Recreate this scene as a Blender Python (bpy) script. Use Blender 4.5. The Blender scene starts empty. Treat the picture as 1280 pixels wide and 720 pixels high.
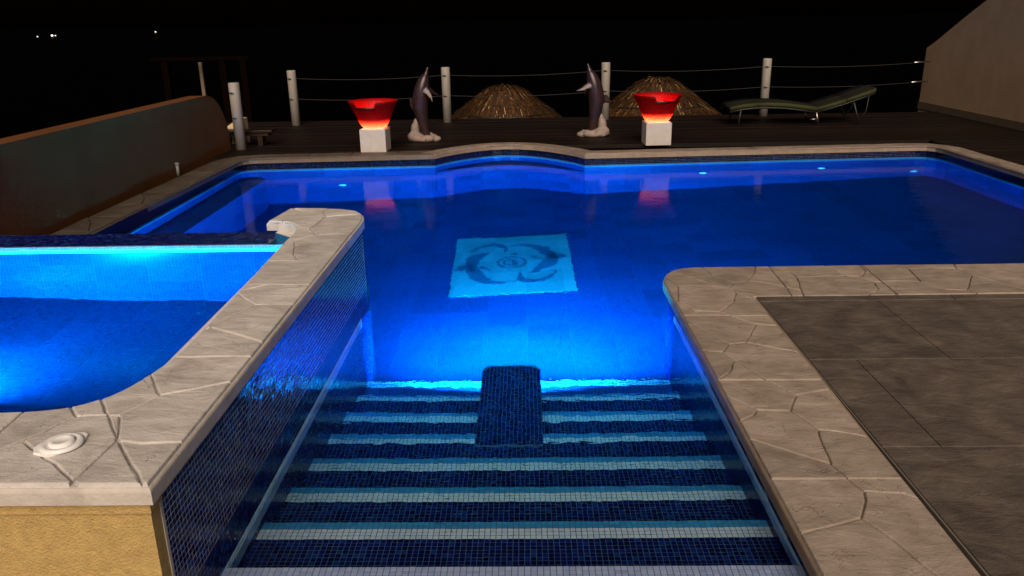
import bpy, bmesh, math, random
import numpy as np
from mathutils import Vector, Matrix
random.seed(7); rng = np.random.default_rng(7)
scene = bpy.context.scene
col = scene.collection

# ------------------------------------------------------------------ camera, world, sun, exposure
F, HCAM, ZW, ZS = 1000.0, 1.6, -0.17, 0.345          # focal (px of 1280), eye height, pool water level, spa water level
def cam_axes(vpx=655, vpy=25, roll=1.0):
    d = np.array([(vpx-640)/F, (vpy-360)/F, 1.0]); d /= np.linalg.norm(d)
    r = math.radians(roll); hx = np.array([math.cos(r), -math.sin(r), 0])
    ex = hx - d*np.dot(hx, d); ex /= np.linalg.norm(ex)
    up = np.cross(ex, d)
    if up[1] > 0: up = -up
    return np.array([ex, d, up])
MC = cam_axes(); CAM = np.array([0, 0, HCAM])
cd = bpy.data.cameras.new('camera'); cam = bpy.data.objects.new('camera', cd); col.objects.link(cam)
R3 = Matrix([[MC[i][0], -MC[i][1], -MC[i][2]] for i in range(3)])
cam.matrix_world = Matrix.Translation((0, 0, HCAM)) @ R3.to_4x4()
cd.sensor_width = 36; cd.lens = F/1280*36; cd.clip_start = 0.05; cd.clip_end = 6000
scene.camera = cam

SUN_EL, SUN_AZ = math.radians(36), math.radians(0)     # light falls from behind the camera
w = bpy.data.worlds.new('World'); scene.world = w; w.use_nodes = True
wn = w.node_tree.nodes; wl = w.node_tree.links
sky = wn.new('ShaderNodeTexSky'); sky.sky_type = 'NISHITA'; sky.sun_disc = False
sky.sun_elevation = math.radians(2); sky.sun_rotation = math.radians(180)
wl.new(sky.outputs[0], wn['Background'].inputs[0]); wn['Background'].inputs[1].default_value = 0.0006
sl = bpy.data.lights.new('sun', 'SUN'); sl.energy = 4.2; sl.angle = math.radians(46); sl.color = (1.0, 0.82, 0.65)
sun = bpy.data.objects.new('sun', sl); col.objects.link(sun); sun.location = (0, -10, 12)
sun.rotation_euler = (math.radians(90)-SUN_EL, 0, SUN_AZ)
vs = scene.view_settings; vs.view_transform = 'Standard'; vs.look = 'None'; vs.exposure = 0; vs.gamma = 1
scene.cycles.use_denoising = True
scene.cycles.max_bounces = 14; scene.cycles.transmission_bounces = 10; scene.cycles.glossy_bounces = 5
scene.cycles.sample_clamp_indirect = 20.0

# ------------------------------------------------------------------ pixel -> place helpers
def ray(px, py):
    v = MC @ np.array([(px-640)/F, (py-360)/F, 1.0]); return v/np.linalg.norm(v)
def un(px, py, z=0.0):
    r = ray(px, py); return CAM + r*((z-HCAM)/r[2])
def uny(px, py, y):
    r = ray(px, py); return CAM + r*(y/r[1])
def floor_z(x, y): return -1.35 + 0.09*x - 0.083*(y-4.75)
def run_floor(px, py):                                  # pixel -> pool floor, bent at the water surface
    p = un(px, py, ZW); r = ray(px, py); n = 1/1.333; c = -r[2]
    t = n*r + np.array([0, 0, n*c - math.sqrt(1-n*n*(1-c*c))]); lo, hi = 0.0, 8.0
    for _ in range(50):
        m = (lo+hi)/2; q = p+t*m
        if q[2] > floor_z(q[0], q[1]): lo = m
        else: hi = m
    return q

# ------------------------------------------------------------------ materials
def new_mat(name):
    m = bpy.data.materials.new(name); m.use_nodes = True
    nt = m.node_tree; b = nt.nodes['Principled BSDF']; return m, nt, b
def N(nt, kind, **kw):
    n = nt.nodes.new(kind)
    for k, v in kw.items():
        if k.startswith('i_'): n.inputs[k[2:].replace('_', ' ')].default_value = v
        else: setattr(n, k, v)
    return n
def ramp(nt, stops, fac=None, interp='LINEAR'):
    r = nt.nodes.new('ShaderNodeValToRGB'); e = r.color_ramp.elements; r.color_ramp.interpolation = interp
    while len(e) < len(stops): e.new(0.5)
    for i, (p, c) in enumerate(stops): e[i].position = p; e[i].color = (*c, 1)
    if fac is not None: nt.links.new(fac, r.inputs[0])
    return r
def plain(name, c, rough=0.6, spec=0.5, var=0.0, scale=8.0, bump=0.0, bscale=60.0, metal=0.0):
    m, nt, b = new_mat(name); b.inputs['Roughness'].default_value = rough; b.inputs['Specular IOR Level'].default_value = spec
    b.inputs['Metallic'].default_value = metal; b.inputs['Base Color'].default_value = (*c, 1)
    tc = N(nt, 'ShaderNodeNewGeometry')
    if var:
        n = N(nt, 'ShaderNodeTexNoise', i_Scale=scale, i_Detail=6.0, i_Roughness=0.65); nt.links.new(tc.outputs['Position'], n.inputs['Vector'])
        r = ramp(nt, [(0.25, [x*(1-var) for x in c]), (0.75, [min(1, x*(1+var)) for x in c])], n.outputs[0]); nt.links.new(r.outputs[0], b.inputs['Base Color'])
    if bump:
        n2 = N(nt, 'ShaderNodeTexNoise', i_Scale=bscale, i_Detail=5.0); nt.links.new(tc.outputs['Position'], n2.inputs['Vector'])
        bp = N(nt, 'ShaderNodeBump', i_Strength=bump, i_Distance=0.01); nt.links.new(n2.outputs[0], bp.inputs['Height']); nt.links.new(bp.outputs[0], b.inputs['Normal'])
    return m
def stone_mat(name, dark, mid, light, bump=0.55, cracks=1.0):
    m, nt, b = new_mat(name); L = nt.links; g = N(nt, 'ShaderNodeNewGeometry'); oi = N(nt, 'ShaderNodeObjectInfo')
    big = N(nt, 'ShaderNodeTexNoise', i_Scale=5.0, i_Detail=8.0, i_Roughness=0.62, i_Distortion=0.6); L.new(g.outputs['Position'], big.inputs['Vector'])
    r = ramp(nt, [(0.28, dark), (0.5, mid), (0.74, light)], big.outputs[0])
    mp = N(nt, 'ShaderNodeMapping'); mp.inputs['Rotation'].default_value = (0, 0, 0.6); mp.inputs['Scale'].default_value = (2.6, 5.5, 4.0)
    L.new(g.outputs['Position'], mp.inputs[0])
    st = N(nt, 'ShaderNodeTexNoise', i_Scale=2.2, i_Detail=5.0, i_Roughness=0.6, i_Distortion=0.5); L.new(mp.outputs[0], st.inputs['Vector'])
    fine = N(nt, 'ShaderNodeTexNoise', i_Scale=140.0, i_Detail=4.0); L.new(g.outputs['Position'], fine.inputs['Vector'])
    # chipped ledges: quantised streak height
    q = N(nt, 'ShaderNodeMath', operation='MULTIPLY'); q.inputs[1].default_value = 5.0; L.new(st.outputs[0], q.inputs[0])
    fl = N(nt, 'ShaderNodeMath', operation='FLOOR'); L.new(q.outputs[0], fl.inputs[0])
    hs = N(nt, 'ShaderNodeMath', operation='MULTIPLY'); hs.inputs[1].default_value = 0.35; L.new(fl.outputs[0], hs.inputs[0])
    ad = N(nt, 'ShaderNodeMath', operation='ADD'); L.new(hs.outputs[0], ad.inputs[0]); L.new(st.outputs[0], ad.inputs[1])
    fm = N(nt, 'ShaderNodeMath', operation='MULTIPLY_ADD'); fm.inputs[1].default_value = 0.2; L.new(fine.outputs[0], fm.inputs[0]); L.new(ad.outputs[0], fm.inputs[2])
    ck = N(nt, 'ShaderNodeTexNoise', i_Scale=4.2, i_Detail=5.0, i_Roughness=0.6, i_Distortion=0.9); L.new(g.outputs['Position'], ck.inputs['Vector'])
    c1 = N(nt, 'ShaderNodeMath', operation='SUBTRACT'); c1.inputs[1].default_value = 0.5; L.new(ck.outputs[0], c1.inputs[0])
    c2 = N(nt, 'ShaderNodeMath', operation='ABSOLUTE'); L.new(c1.outputs[0], c2.inputs[0])
    c3 = N(nt, 'ShaderNodeMapRange', i_From_Min=0.0, i_From_Max=0.007, i_To_Min=1.0, i_To_Max=0.0); L.new(c2.outputs[0], c3.inputs[0])
    cm = N(nt, 'ShaderNodeTexNoise', i_Scale=7.0, i_Detail=2.0); mpp = N(nt, 'ShaderNodeMapping'); mpp.inputs['Location'].default_value = (3.1, 7.7, 0); L.new(g.outputs['Position'], mpp.inputs[0]); L.new(mpp.outputs[0], cm.inputs['Vector'])
    c4 = N(nt, 'ShaderNodeMapRange', i_From_Min=0.50, i_From_Max=0.58); L.new(cm.outputs[0], c4.inputs[0])
    c5 = N(nt, 'ShaderNodeMath', operation='MULTIPLY'); L.new(c3.outputs[0], c5.inputs[0]); L.new(c4.outputs[0], c5.inputs[1])
    c6 = N(nt, 'ShaderNodeMath', operation='MULTIPLY_ADD'); c6.inputs[1].default_value = -0.32*cracks; L.new(c5.outputs[0], c6.inputs[0]); L.new(fm.outputs[0], c6.inputs[2]); fm = c6
    bp = N(nt, 'ShaderNodeBump', i_Strength=bump, i_Distance=0.014); L.new(fm.outputs[0], bp.inputs['Height']); L.new(bp.outputs[0], b.inputs['Normal'])
    hv = N(nt, 'ShaderNodeHueSaturation'); mr = N(nt, 'ShaderNodeMapRange', i_To_Min=0.90, i_To_Max=1.10); L.new(oi.outputs['Random'], mr.inputs[0])
    L.new(mr.outputs[0], hv.inputs['Value']); L.new(r.outputs[0], hv.inputs['Color']); 
    mx = N(nt, 'ShaderNodeMix', data_type='RGBA', blend_type='MULTIPLY', i_Factor=0.35); 
    r2 = ramp(nt, [(0.35, (0.55, 0.5, 0.45)), (0.6, (1, 1, 1))], st.outputs[0]); L.new(hv.outputs[0], mx.inputs[6]); L.new(r2.outputs[0], mx.inputs[7])
    mk = N(nt, 'ShaderNodeMix', data_type='RGBA', blend_type='MULTIPLY'); mf = N(nt, 'ShaderNodeMath', operation='MULTIPLY'); mf.inputs[1].default_value = 0.28*cracks; L.new(c5.outputs[0], mf.inputs[0]); L.new(mf.outputs[0], mk.inputs[0]); L.new(mx.outputs[2], mk.inputs[6]); mk.inputs[7].default_value = (0.25, 0.2, 0.16, 1); L.new(mk.outputs[2], b.inputs['Base Color'])
    b.inputs['Roughness'].default_value = 0.62; b.inputs['Specular IOR Level'].default_value = 0.35
    return m
def tile_mat(name, stops, rough=0.17, spec=0.5, metal=0.0):          # one glass mosaic tile; tint from the face attribute and the object
    m, nt, b = new_mat(name); L = nt.links
    at = N(nt, 'ShaderNodeAttribute', attribute_name='tint'); oi = N(nt, 'ShaderNodeObjectInfo')
    ad = N(nt, 'ShaderNodeMath', operation='ADD'); L.new(at.outputs['Fac'], ad.inputs[0]); L.new(oi.outputs['Random'], ad.inputs[1])
    fr = N(nt, 'ShaderNodeMath', operation='FRACT'); L.new(ad.outputs[0], fr.inputs[0])
    r = ramp(nt, stops, fr.outputs[0]); L.new(r.outputs[0], b.inputs['Base Color'])
    b.inputs['Roughness'].default_value = rough; b.inputs['Specular IOR Level'].default_value = spec; b.inputs['Metallic'].default_value = metal
    return m
def mosaic_mat(name, stops, grout, pitch=0.0215, sheet=15, rough=0.2, gw=0.09):   # flat mosaic, uv in metres
    m, nt, b = new_mat(name); L = nt.links
    uv = N(nt, 'ShaderNodeUVMap', uv_map='uv'); sc = N(nt, 'ShaderNodeVectorMath', operation='SCALE'); sc.inputs['Scale'].default_value = 1/pitch
    L.new(uv.outputs[0], sc.inputs[0])
    fr = N(nt, 'ShaderNodeVectorMath', operation='FRACTION'); fl = N(nt, 'ShaderNodeVectorMath', operation='FLOOR')
    L.new(sc.outputs[0], fr.inputs[0]); L.new(sc.outputs[0], fl.inputs[0])
    wn_ = N(nt, 'ShaderNodeTexWhiteNoise', noise_dimensions='2D'); L.new(fl.outputs[0], wn_.inputs['Vector'])
    r = ramp(nt, stops, wn_.outputs['Value'])
    sp = N(nt, 'ShaderNodeSeparateXYZ'); L.new(fr.outputs[0], sp.inputs[0])
    def edge(sock, wdt):
        a = N(nt, 'ShaderNodeMath', operation='SUBTRACT'); a.inputs[1].default_value = 0.5; L.new(sock, a.inputs[0])
        c = N(nt, 'ShaderNodeMath', operation='ABSOLUTE'); L.new(a.outputs[0], c.inputs[0])
        d = N(nt, 'ShaderNodeMath', operation='GREATER_THAN'); d.inputs[1].default_value = 0.5-wdt/2; L.new(c.outputs[0], d.inputs[0]); return d.outputs[0]
    mxg = N(nt, 'ShaderNodeMath', operation='MAXIMUM'); L.new(edge(sp.outputs[0], gw), mxg.inputs[0]); L.new(edge(sp.outputs[1], gw), mxg.inputs[1])
    s2 = N(nt, 'ShaderNodeVectorMath', operation='SCALE'); s2.inputs['Scale'].default_value = 1/(pitch*sheet); L.new(uv.outputs[0], s2.inputs[0])
    f2 = N(nt, 'ShaderNodeVectorMath', operation='FRACTION'); L.new(s2.outputs[0], f2.inputs[0]); sp2 = N(nt, 'ShaderNodeSeparateXYZ'); L.new(f2.outputs[0], sp2.inputs[0])
    m2 = N(nt, 'ShaderNodeMath', operation='MAXIMUM'); L.new(edge(sp2.outputs[0], gw*2.2/sheet), m2.inputs[0]); L.new(edge(sp2.outputs[1], gw*2.2/sheet), m2.inputs[1])
    m3 = N(nt, 'ShaderNodeMath', operation='MAXIMUM'); L.new(mxg.outputs[0], m3.inputs[0]); L.new(m2.outputs[0], m3.inputs[1])
    mix = N(nt, 'ShaderNodeMix', data_type='RGBA'); L.new(m3.outputs[0], mix.inputs[0]); L.new(r.outputs[0], mix.inputs[6]); mix.inputs[7].default_value = (*grout, 1)
    # faint sheet-to-sheet differences
    f2f = N(nt, 'ShaderNodeVectorMath', operation='FLOOR'); L.new(s2.outputs[0], f2f.inputs[0]); w2 = N(nt, 'ShaderNodeTexWhiteNoise', noise_dimensions='2D'); L.new(f2f.outputs[0], w2.inputs['Vector'])
    mr = N(nt, 'ShaderNodeMapRange', i_To_Min=0.86, i_To_Max=1.12); L.new(w2.outputs['Value'], mr.inputs[0])
    hs = N(nt, 'ShaderNodeHueSaturation'); L.new(mr.outputs[0], hs.inputs['Value']); L.new(mix.outputs[2], hs.inputs['Color']); L.new(hs.outputs[0], b.inputs['Base Color'])
    b.inputs['Roughness'].default_value = rough
    inv = N(nt, 'ShaderNodeMath', operation='SUBTRACT'); inv.inputs[0].default_value = 1.0; L.new(mxg.outputs[0], inv.inputs[1])
    bp = N(nt, 'ShaderNodeBump', i_Strength=0.35, i_Distance=0.002); L.new(inv.outputs[0], bp.inputs['Height']); L.new(bp.outputs[0], b.inputs['Normal'])
    return m
def water_mat(name, tint, s1=3.0, h1=0.0032, s2=20.0, h2=0.0009):
    m, nt, b = new_mat(name); L = nt.links; nt.nodes.remove(b)
    gl = N(nt, 'ShaderNodeBsdfRefraction', i_IOR=1.333, i_Roughness=0.0); gl.inputs['Color'].default_value = (*tint, 1)
    gs = N(nt, 'ShaderNodeBsdfGlossy', i_Roughness=0.02); fr = N(nt, 'ShaderNodeFresnel', i_IOR=1.333); fm = N(nt, 'ShaderNodeMath', operation='MULTIPLY'); fm.inputs[1].default_value = 0.36
    L.new(fr.outputs[0], fm.inputs[0]); ms = N(nt, 'ShaderNodeMixShader'); L.new(fm.outputs[0], ms.inputs[0]); L.new(gl.outputs[0], ms.inputs[1]); L.new(gs.outputs[0], ms.inputs[2])
    g = N(nt, 'ShaderNodeNewGeometry')
    a = N(nt, 'ShaderNodeTexNoise', i_Scale=s1, i_Detail=3.0, i_Distortion=0.5); c = N(nt, 'ShaderNodeTexNoise', i_Scale=s2, i_Detail=2.0, i_Distortion=0.3)
    mp = N(nt, 'ShaderNodeMapping'); mp.inputs['Scale'].default_value = (0.75, 1.25, 1); L.new(g.outputs['Position'], mp.inputs[0])
    L.new(mp.outputs[0], a.inputs['Vector']); L.new(mp.outputs[0], c.inputs['Vector'])
    ma = N(nt, 'ShaderNodeMath', operation='MULTIPLY'); ma.inputs[1].default_value = h1; L.new(a.outputs[0], ma.inputs[0])
    mb = N(nt, 'ShaderNodeMath', operation='MULTIPLY_ADD'); mb.inputs[1].default_value = h2; L.new(c.outputs[0], mb.inputs[0]); L.new(ma.outputs[0], mb.inputs[2])
    bp = N(nt, 'ShaderNodeBump', i_Strength=1.0, i_Distance=1.0); L.new(mb.outputs[0], bp.inputs['Height']); L.new(bp.outputs[0], gl.inputs['Normal']); L.new(bp.outputs[0], gs.inputs['Normal']); L.new(bp.outputs[0], fr.inputs['Normal'])
    L.new(ms.outputs[0], nt.nodes['Material Output'].inputs[0])
    va = N(nt, 'ShaderNodeVolumeAbsorption', i_Density=1.0); va.inputs['Color'].default_value = (0.18, 0.93, 0.985, 1); L.new(va.outputs[0], nt.nodes['Material Output'].inputs['Volume']); return m
def emit(name, c, s):
    m, nt, b = new_mat(name); b.inputs['Base Color'].default_value = (*c, 1); b.inputs['Emission Color'].default_value = (*c, 1); b.inputs['Emission Strength'].default_value = s; return m

NAVY = [(0.0, (0.0015, 0.003, 0.050)), (0.45, (0.002, 0.006, 0.095)), (0.75, (0.0025, 0.011, 0.15)), (0.95, (0.005, 0.040, 0.20)), (1.0, (0.002, 0.004, 0.03))]
M = dict(
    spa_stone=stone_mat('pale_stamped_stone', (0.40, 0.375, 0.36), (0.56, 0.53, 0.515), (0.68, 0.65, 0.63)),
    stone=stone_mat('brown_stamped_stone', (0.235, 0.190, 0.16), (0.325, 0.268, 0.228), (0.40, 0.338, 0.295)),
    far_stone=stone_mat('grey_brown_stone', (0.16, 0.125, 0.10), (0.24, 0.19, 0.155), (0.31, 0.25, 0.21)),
    shade_stone=stone_mat('shade_darkened_stone', (0.055, 0.042, 0.034), (0.085, 0.066, 0.053), (0.115, 0.09, 0.074)),  # darker copy of the coping stone; shade on the left run is in its colour
    slate=stone_mat('slate_floor_tile', (0.065, 0.052, 0.046), (0.105, 0.085, 0.074), (0.165, 0.134, 0.115), 0.9, 0.0),
    slab_p=plain('pale_cast_concrete', (0.50, 0.455, 0.42), 0.7, 0.3, 0.25, 9, 0.25, 90),
    slab=plain('brown_cast_concrete', (0.25, 0.185, 0.13), 0.65, 0.3, 0.25, 9, 0.25, 90),
    joint=plain('floor_joint', (0.13, 0.115, 0.10), 0.8),
    stucco=plain('ochre_stucco', (0.46, 0.315, 0.125), 0.85, 0.2, 0.22, 30, 0.7, 160),
    navy=tile_mat('navy_glass_tile', NAVY),
    pale=tile_mat('pale_glass_tile', [(0, (0.56, 0.62, 0.76)), (0.5, (0.66, 0.70, 0.82)), (1, (0.52, 0.60, 0.76))]),
    mid=tile_mat('mid_blue_glass_tile', [(0, (0.003, 0.05, 0.24)), (0.5, (0.004, 0.07, 0.30)), (1, (0.003, 0.04, 0.20))]),
    edge=tile_mat('azure_stripe_tile', [(0, (0.30, 0.54, 0.80)), (0.5, (0.36, 0.60, 0.85)), (1, (0.28, 0.52, 0.80))]),
    pale_dry=tile_mat('blue_grey_glass_tile', [(0, (0.19, 0.25, 0.42)), (0.5, (0.24, 0.30, 0.47)), (1, (0.18, 0.25, 0.43))]),
    sky=tile_mat('sky_blue_glass_tile', [(0, (0.03, 0.25, 0.56)), (0.5, (0.045, 0.31, 0.64)), (1, (0.025, 0.22, 0.54))]),
    grout=plain('pale_grout', (0.66, 0.61, 0.58), 0.85, 0.2, 0.15, 20),
    grout_d=plain('bluish_grout', (0.07, 0.11, 0.20), 0.85, 0.2, 0.15, 20),
    shell=mosaic_mat('pool_mosaic', [(0, (0.0003, 0.021, 0.108)), (0.5, (0.0003, 0.025, 0.125)), (0.85, (0.0004, 0.029, 0.14)), (1, (0.0003, 0.017, 0.095))], (0.001, 0.045, 0.17)),
    band=mosaic_mat('navy_band_mosaic', [(0.0, (0.001, 0.002, 0.018)), (0.5, (0.0015, 0.004, 0.035)), (0.9, (0.003, 0.008, 0.06)), (1.0, (0.02, 0.02, 0.06))], (0.02, 0.022, 0.035), rough=0.12),
    stripe=mosaic_mat('pale_stripe_mosaic', [(0, (0.015, 0.13, 0.30)), (0.5, (0.02, 0.16, 0.34)), (1, (0.015, 0.12, 0.30))], (0.02, 0.09, 0.20)),
    spa_stripe=mosaic_mat('cyan_stripe_mosaic', [(0, (0.10, 0.46, 0.62)), (0.5, (0.13, 0.54, 0.70)), (1, (0.10, 0.44, 0.62))], (0.06, 0.26, 0.40)),
    water=water_mat('pool_water', (0.98, 0.99, 1.0)), spa_water=water_mat('spa_water', (0.98, 0.99, 1.0), 2.6, 0.004, 16, 0.0004),
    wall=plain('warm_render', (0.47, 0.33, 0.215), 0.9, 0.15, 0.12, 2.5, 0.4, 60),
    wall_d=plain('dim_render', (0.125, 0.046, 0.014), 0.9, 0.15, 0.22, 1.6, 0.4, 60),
    skirt=plain('skirting_stone', (0.14, 0.105, 0.08), 0.7, 0.3, 0.2, 6),
    white=plain('white_paint', (0.30, 0.27, 0.245), 0.55, 0.4, 0.10, 6, 0.15, 50),
    white_block=plain('white_render', (0.46, 0.42, 0.39), 0.7, 0.3, 0.10, 12, 0.3, 70),
    plastic=plain('white_plastic', (0.78, 0.78, 0.80), 0.35), 
    mortar=plain('white_mortar', (0.80, 0.79, 0.80), 0.8, 0.2, 0.08, 40),
    cream=plain('cream_render', (0.62, 0.48, 0.28), 0.85, 0.2, 0.12, 6),
    wood=plain('dark_stained_wood', (0.022, 0.012, 0.008), 0.38, 0.35, 0.5, 9),
    wood_f=plain('dark_timber', (0.0028, 0.0012, 0.0008), 0.9, 0.01, 0.3, 9),
    steel=plain('steel', (0.55, 0.54, 0.52), 0.3, metal=1.0), black=plain('black_iron', (0.012, 0.011, 0.011), 0.5),
    rope=plain('grey_rope', (0.022, 0.020, 0.019), 0.9),
    green=plain('olive_fabric', (0.006, 0.0065, 0.004), 0.9, 0.2, 0.2, 30), lime=plain('lime_piping', (0.034, 0.037, 0.013), 0.85, 0.2, 0.15, 30),
    stripe_f=plain('light_olive_stripe', (0.012, 0.013, 0.006), 0.9, 0.2),
    splash=plain('white_plaster', (0.25, 0.20, 0.175), 0.75, 0.3, 0.15, 14, 0.3, 40),
    sand=plain('dark_sand', (0.03, 0.024, 0.018), 0.95, 0.1, 0.3, 0.6),
    sea=plain('night_sea', (0.0003, 0.0003, 0.0004), 0.5, 0.02, bump=0.4, bscale=0.6),
    panel=mosaic_mat('pale_mosaic_panel', [(0, (0.10, 0.17, 0.22)), (0.5, (0.12, 0.20, 0.25)), (1, (0.10, 0.18, 0.23))], (0.08, 0.14, 0.20)),
    figure=mosaic_mat('slate_blue_mosaic_figure', [(0, (0.008, 0.055, 0.115)), (0.5, (0.010, 0.070, 0.135)), (1, (0.008, 0.048, 0.10))], (0.03, 0.09, 0.15)),
)
def wood_planks():
    m, nt, b = new_mat('deck_plank'); L = nt.links; g = N(nt, 'ShaderNodeNewGeometry'); oi = N(nt, 'ShaderNodeObjectInfo')
    mp = N(nt, 'ShaderNodeMapping'); mp.inputs['Scale'].default_value = (1.2, 22, 22); L.new(g.outputs['Position'], mp.inputs[0])
    n = N(nt, 'ShaderNodeTexNoise', i_Scale=2.0, i_Detail=6.0, i_Distortion=0.4); L.new(mp.outputs[0], n.inputs['Vector'])
    r = ramp(nt, [(0.3, (0.0035, 0.0015, 0.0009)), (0.7, (0.014, 0.0058, 0.0034))], n.outputs[0])
    hv = N(nt, 'ShaderNodeHueSaturation'); mr = N(nt, 'ShaderNodeMapRange', i_To_Min=0.6, i_To_Max=1.3); L.new(oi.outputs['Random'], mr.inputs[0]); L.new(mr.outputs[0], hv.inputs['Value'])
    L.new(r.outputs[0], hv.inputs['Color']); L.new(hv.outputs[0], b.inputs['Base Color']); b.inputs['Roughness'].default_value = 0.6; b.inputs['Specular IOR Level'].default_value = 0.2
    bp = N(nt, 'ShaderNodeBump', i_Strength=0.25, i_Distance=0.003); L.new(n.outputs[0], bp.inputs['Height']); L.new(bp.outputs[0], b.inputs['Normal']); return m
M['plank'] = wood_planks()

# ------------------------------------------------------------------ object helpers
def link(name, me, mat, parent=None):
    o = bpy.data.objects.new(name, me); col.objects.link(o)
    if mat is not None and not me.materials:
        for mm in (mat if isinstance(mat, list) else [mat]): me.materials.append(mm)
    if parent is not None: o.parent = parent; o.matrix_parent_inverse = Matrix.Translation(-parent.location) if parent.location.length else Matrix()
    return o
def thing(name, label, cat, loc=(0, 0, 0), group=None):
    o = bpy.data.objects.new(name, None); col.objects.link(o); o.location = loc; o.empty_display_size = 0.1
    o['label'] = label; o['category'] = cat
    if group: o['group'] = group
    return o
def tag(o, label, cat, group=None):
    o['label'] = label; o['category'] = cat
    if group: o['group'] = group
    return o
def struct(o): o['kind'] = 'structure'; return o
def stuff(o): o['kind'] = 'stuff'; return o
def from_bm(name, bm, mat, parent=None, smooth=False):
    bmesh.ops.recalc_face_normals(bm, faces=bm.faces)
    me = bpy.data.meshes.new(name); bm.to_mesh(me); bm.free()
    if smooth: me.polygons.foreach_set('use_smooth', [True]*len(me.polygons))
    return link(name, me, mat, parent)
def box_bm(bm, lo, hi, bevel=0.0):
    vs_ = [bm.verts.new((x, y, z)) for x in (lo[0], hi[0]) for y in (lo[1], hi[1]) for z in (lo[2], hi[2])]
    fs = [bm.faces.new([vs_[i] for i in f]) for f in ((0, 1, 3, 2), (4, 6, 7, 5), (0, 4, 5, 1), (2, 3, 7, 6), (0, 2, 6, 4), (1, 5, 7, 3))]
    if bevel:
        es = list({e for f in fs for e in f.edges}); bmesh.ops.bevel(bm, geom=es, offset=bevel, segments=2, affect='EDGES', profile=0.5)
def box(name, lo, hi, mat, parent=None, bevel=0.0):
    bm = bmesh.new(); box_bm(bm, lo, hi, bevel); return from_bm(name, bm, mat, parent)
def tube_bm(bm, pts, rad, n=10, cap=True):
    pts = [Vector(p) for p in pts]; rads = rad if isinstance(rad, (list, tuple)) else [rad]*len(pts); rings = []
    prev = None
    for i, p in enumerate(pts):
        t = (pts[min(i+1, len(pts)-1)]-pts[max(i-1, 0)]).normalized()
        a = prev if prev is not None else (Vector((0, 0, 1)) if abs(t.z) < 0.9 else Vector((1, 0, 0)))
        u = (a - t*a.dot(t)).normalized(); prev = u; v = t.cross(u)
        rings.append([bm.verts.new(p+(u*math.cos(2*math.pi*k/n)+v*math.sin(2*math.pi*k/n))*rads[i]) for k in range(n)])
    for a, b in zip(rings, rings[1:]):
        for k in range(n): bm.faces.new((a[k], a[(k+1) % n], b[(k+1) % n], b[k]))
    if cap: bm.faces.new(rings[0][::-1]); bm.faces.new(rings[-1])
def tube(name, pts, rad, mat, parent=None, n=10, smooth=True):
    bm = bmesh.new(); tube_bm(bm, pts, rad, n); return from_bm(name, bm, mat, parent, smooth)
def lathe(name, prof, mat, parent=None, center=(0, 0, 0), n=40, smooth=True):
    bm = bmesh.new(); rings = []
    for r, z in prof:
        rings.append([bm.verts.new((center[0]+r*math.cos(2*math.pi*k/n), center[1]+r*math.sin(2*math.pi*k/n), center[2]+z)) for k in range(n)] if r > 1e-6 else [bm.verts.new((center[0], center[1], center[2]+z))])
    for a, b in zip(rings, rings[1:]):
        for k in range(n):
            q = [a[k % len(a)], a[(k+1) % len(a)], b[(k+1) % len(b)], b[k % len(b)]]; q = list(dict.fromkeys(q))
            if len(q) > 2: bm.faces.new(q)
    return from_bm(name, bm, mat, parent, smooth)
def prism(name, poly, z0, z1, mat, parent=None, bevel=0.0):            # poly: xy list
    bm = bmesh.new(); b0 = [bm.verts.new((x, y, z0)) for x, y in poly]; t0 = [bm.verts.new((x, y, z1)) for x, y in poly]; n = len(poly)
    bm.faces.new(b0[::-1]); ft = bm.faces.new(t0)
    for i in range(n): bm.faces.new((b0[i], b0[(i+1) % n], t0[(i+1) % n], t0[i]))
    if bevel: bmesh.ops.bevel(bm, geom=list(ft.edges), offset=bevel, segments=3, affect='EDGES', profile=0.5)
    bmesh.ops.triangulate(bm, faces=[f for f in bm.faces if len(f.verts) > 4])
    return from_bm(name, bm, mat, parent)

# walls / floors that carry a mosaic in metres
def sheet(name, quads, mat, parent=None):                              # quads: list of (4 points, 4 uvs)
    bm = bmesh.new(); ul = bm.loops.layers.uv.new('uv')
    for pts, uvs in quads:
        f = bm.faces.new([bm.verts.new(p) for p in pts])
        for lp, u in zip(f.loops, uvs): lp[ul].uv = u
    me = bpy.data.meshes.new(name); bm.to_mesh(me); bm.free(); return link(name, me, mat, parent)
def wall_strip(name, line, z0, z1, mat, parent=None, flip=False):      # z0/z1 numbers or functions of (x, y)
    s = 0.0; quads = []; f0 = z0 if callable(z0) else (lambda x, y: z0); f1 = z1 if callable(z1) else (lambda x, y: z1)
    for a, b in zip(line, line[1:]):
        d = math.dist(a, b); p = [(*a, f0(*a)), (*b, f0(*b)), (*b, f1(*b)), (*a, f1(*a))]; u = [(s, p[0][2]), (s+d, p[1][2]), (s+d, p[2][2]), (s, p[3][2])]
        if flip: p.reverse(); u.reverse()
        quads.append((p, u)); s += d
    return sheet(name, quads, mat, parent)
def poly_sheet(name, poly, zf, mat, parent=None):
    bm = bmesh.new(); ul = bm.loops.layers.uv.new('uv'); f0 = zf if callable(zf) else (lambda x, y: zf)
    f = bm.faces.new([bm.verts.new((x, y, f0(x, y))) for x, y in poly]); f.normal_update()
    if f.normal.z < 0: f.normal_flip()
    bmesh.ops.triangulate(bm, faces=[f])
    for fc in bm.faces:
        for lp in fc.loops: lp[ul].uv = (lp.vert.co.x, lp.vert.co.y)
    me = bpy.data.meshes.new(name); bm.to_mesh(me); bm.free(); return link(name, me, mat, parent)

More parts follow.
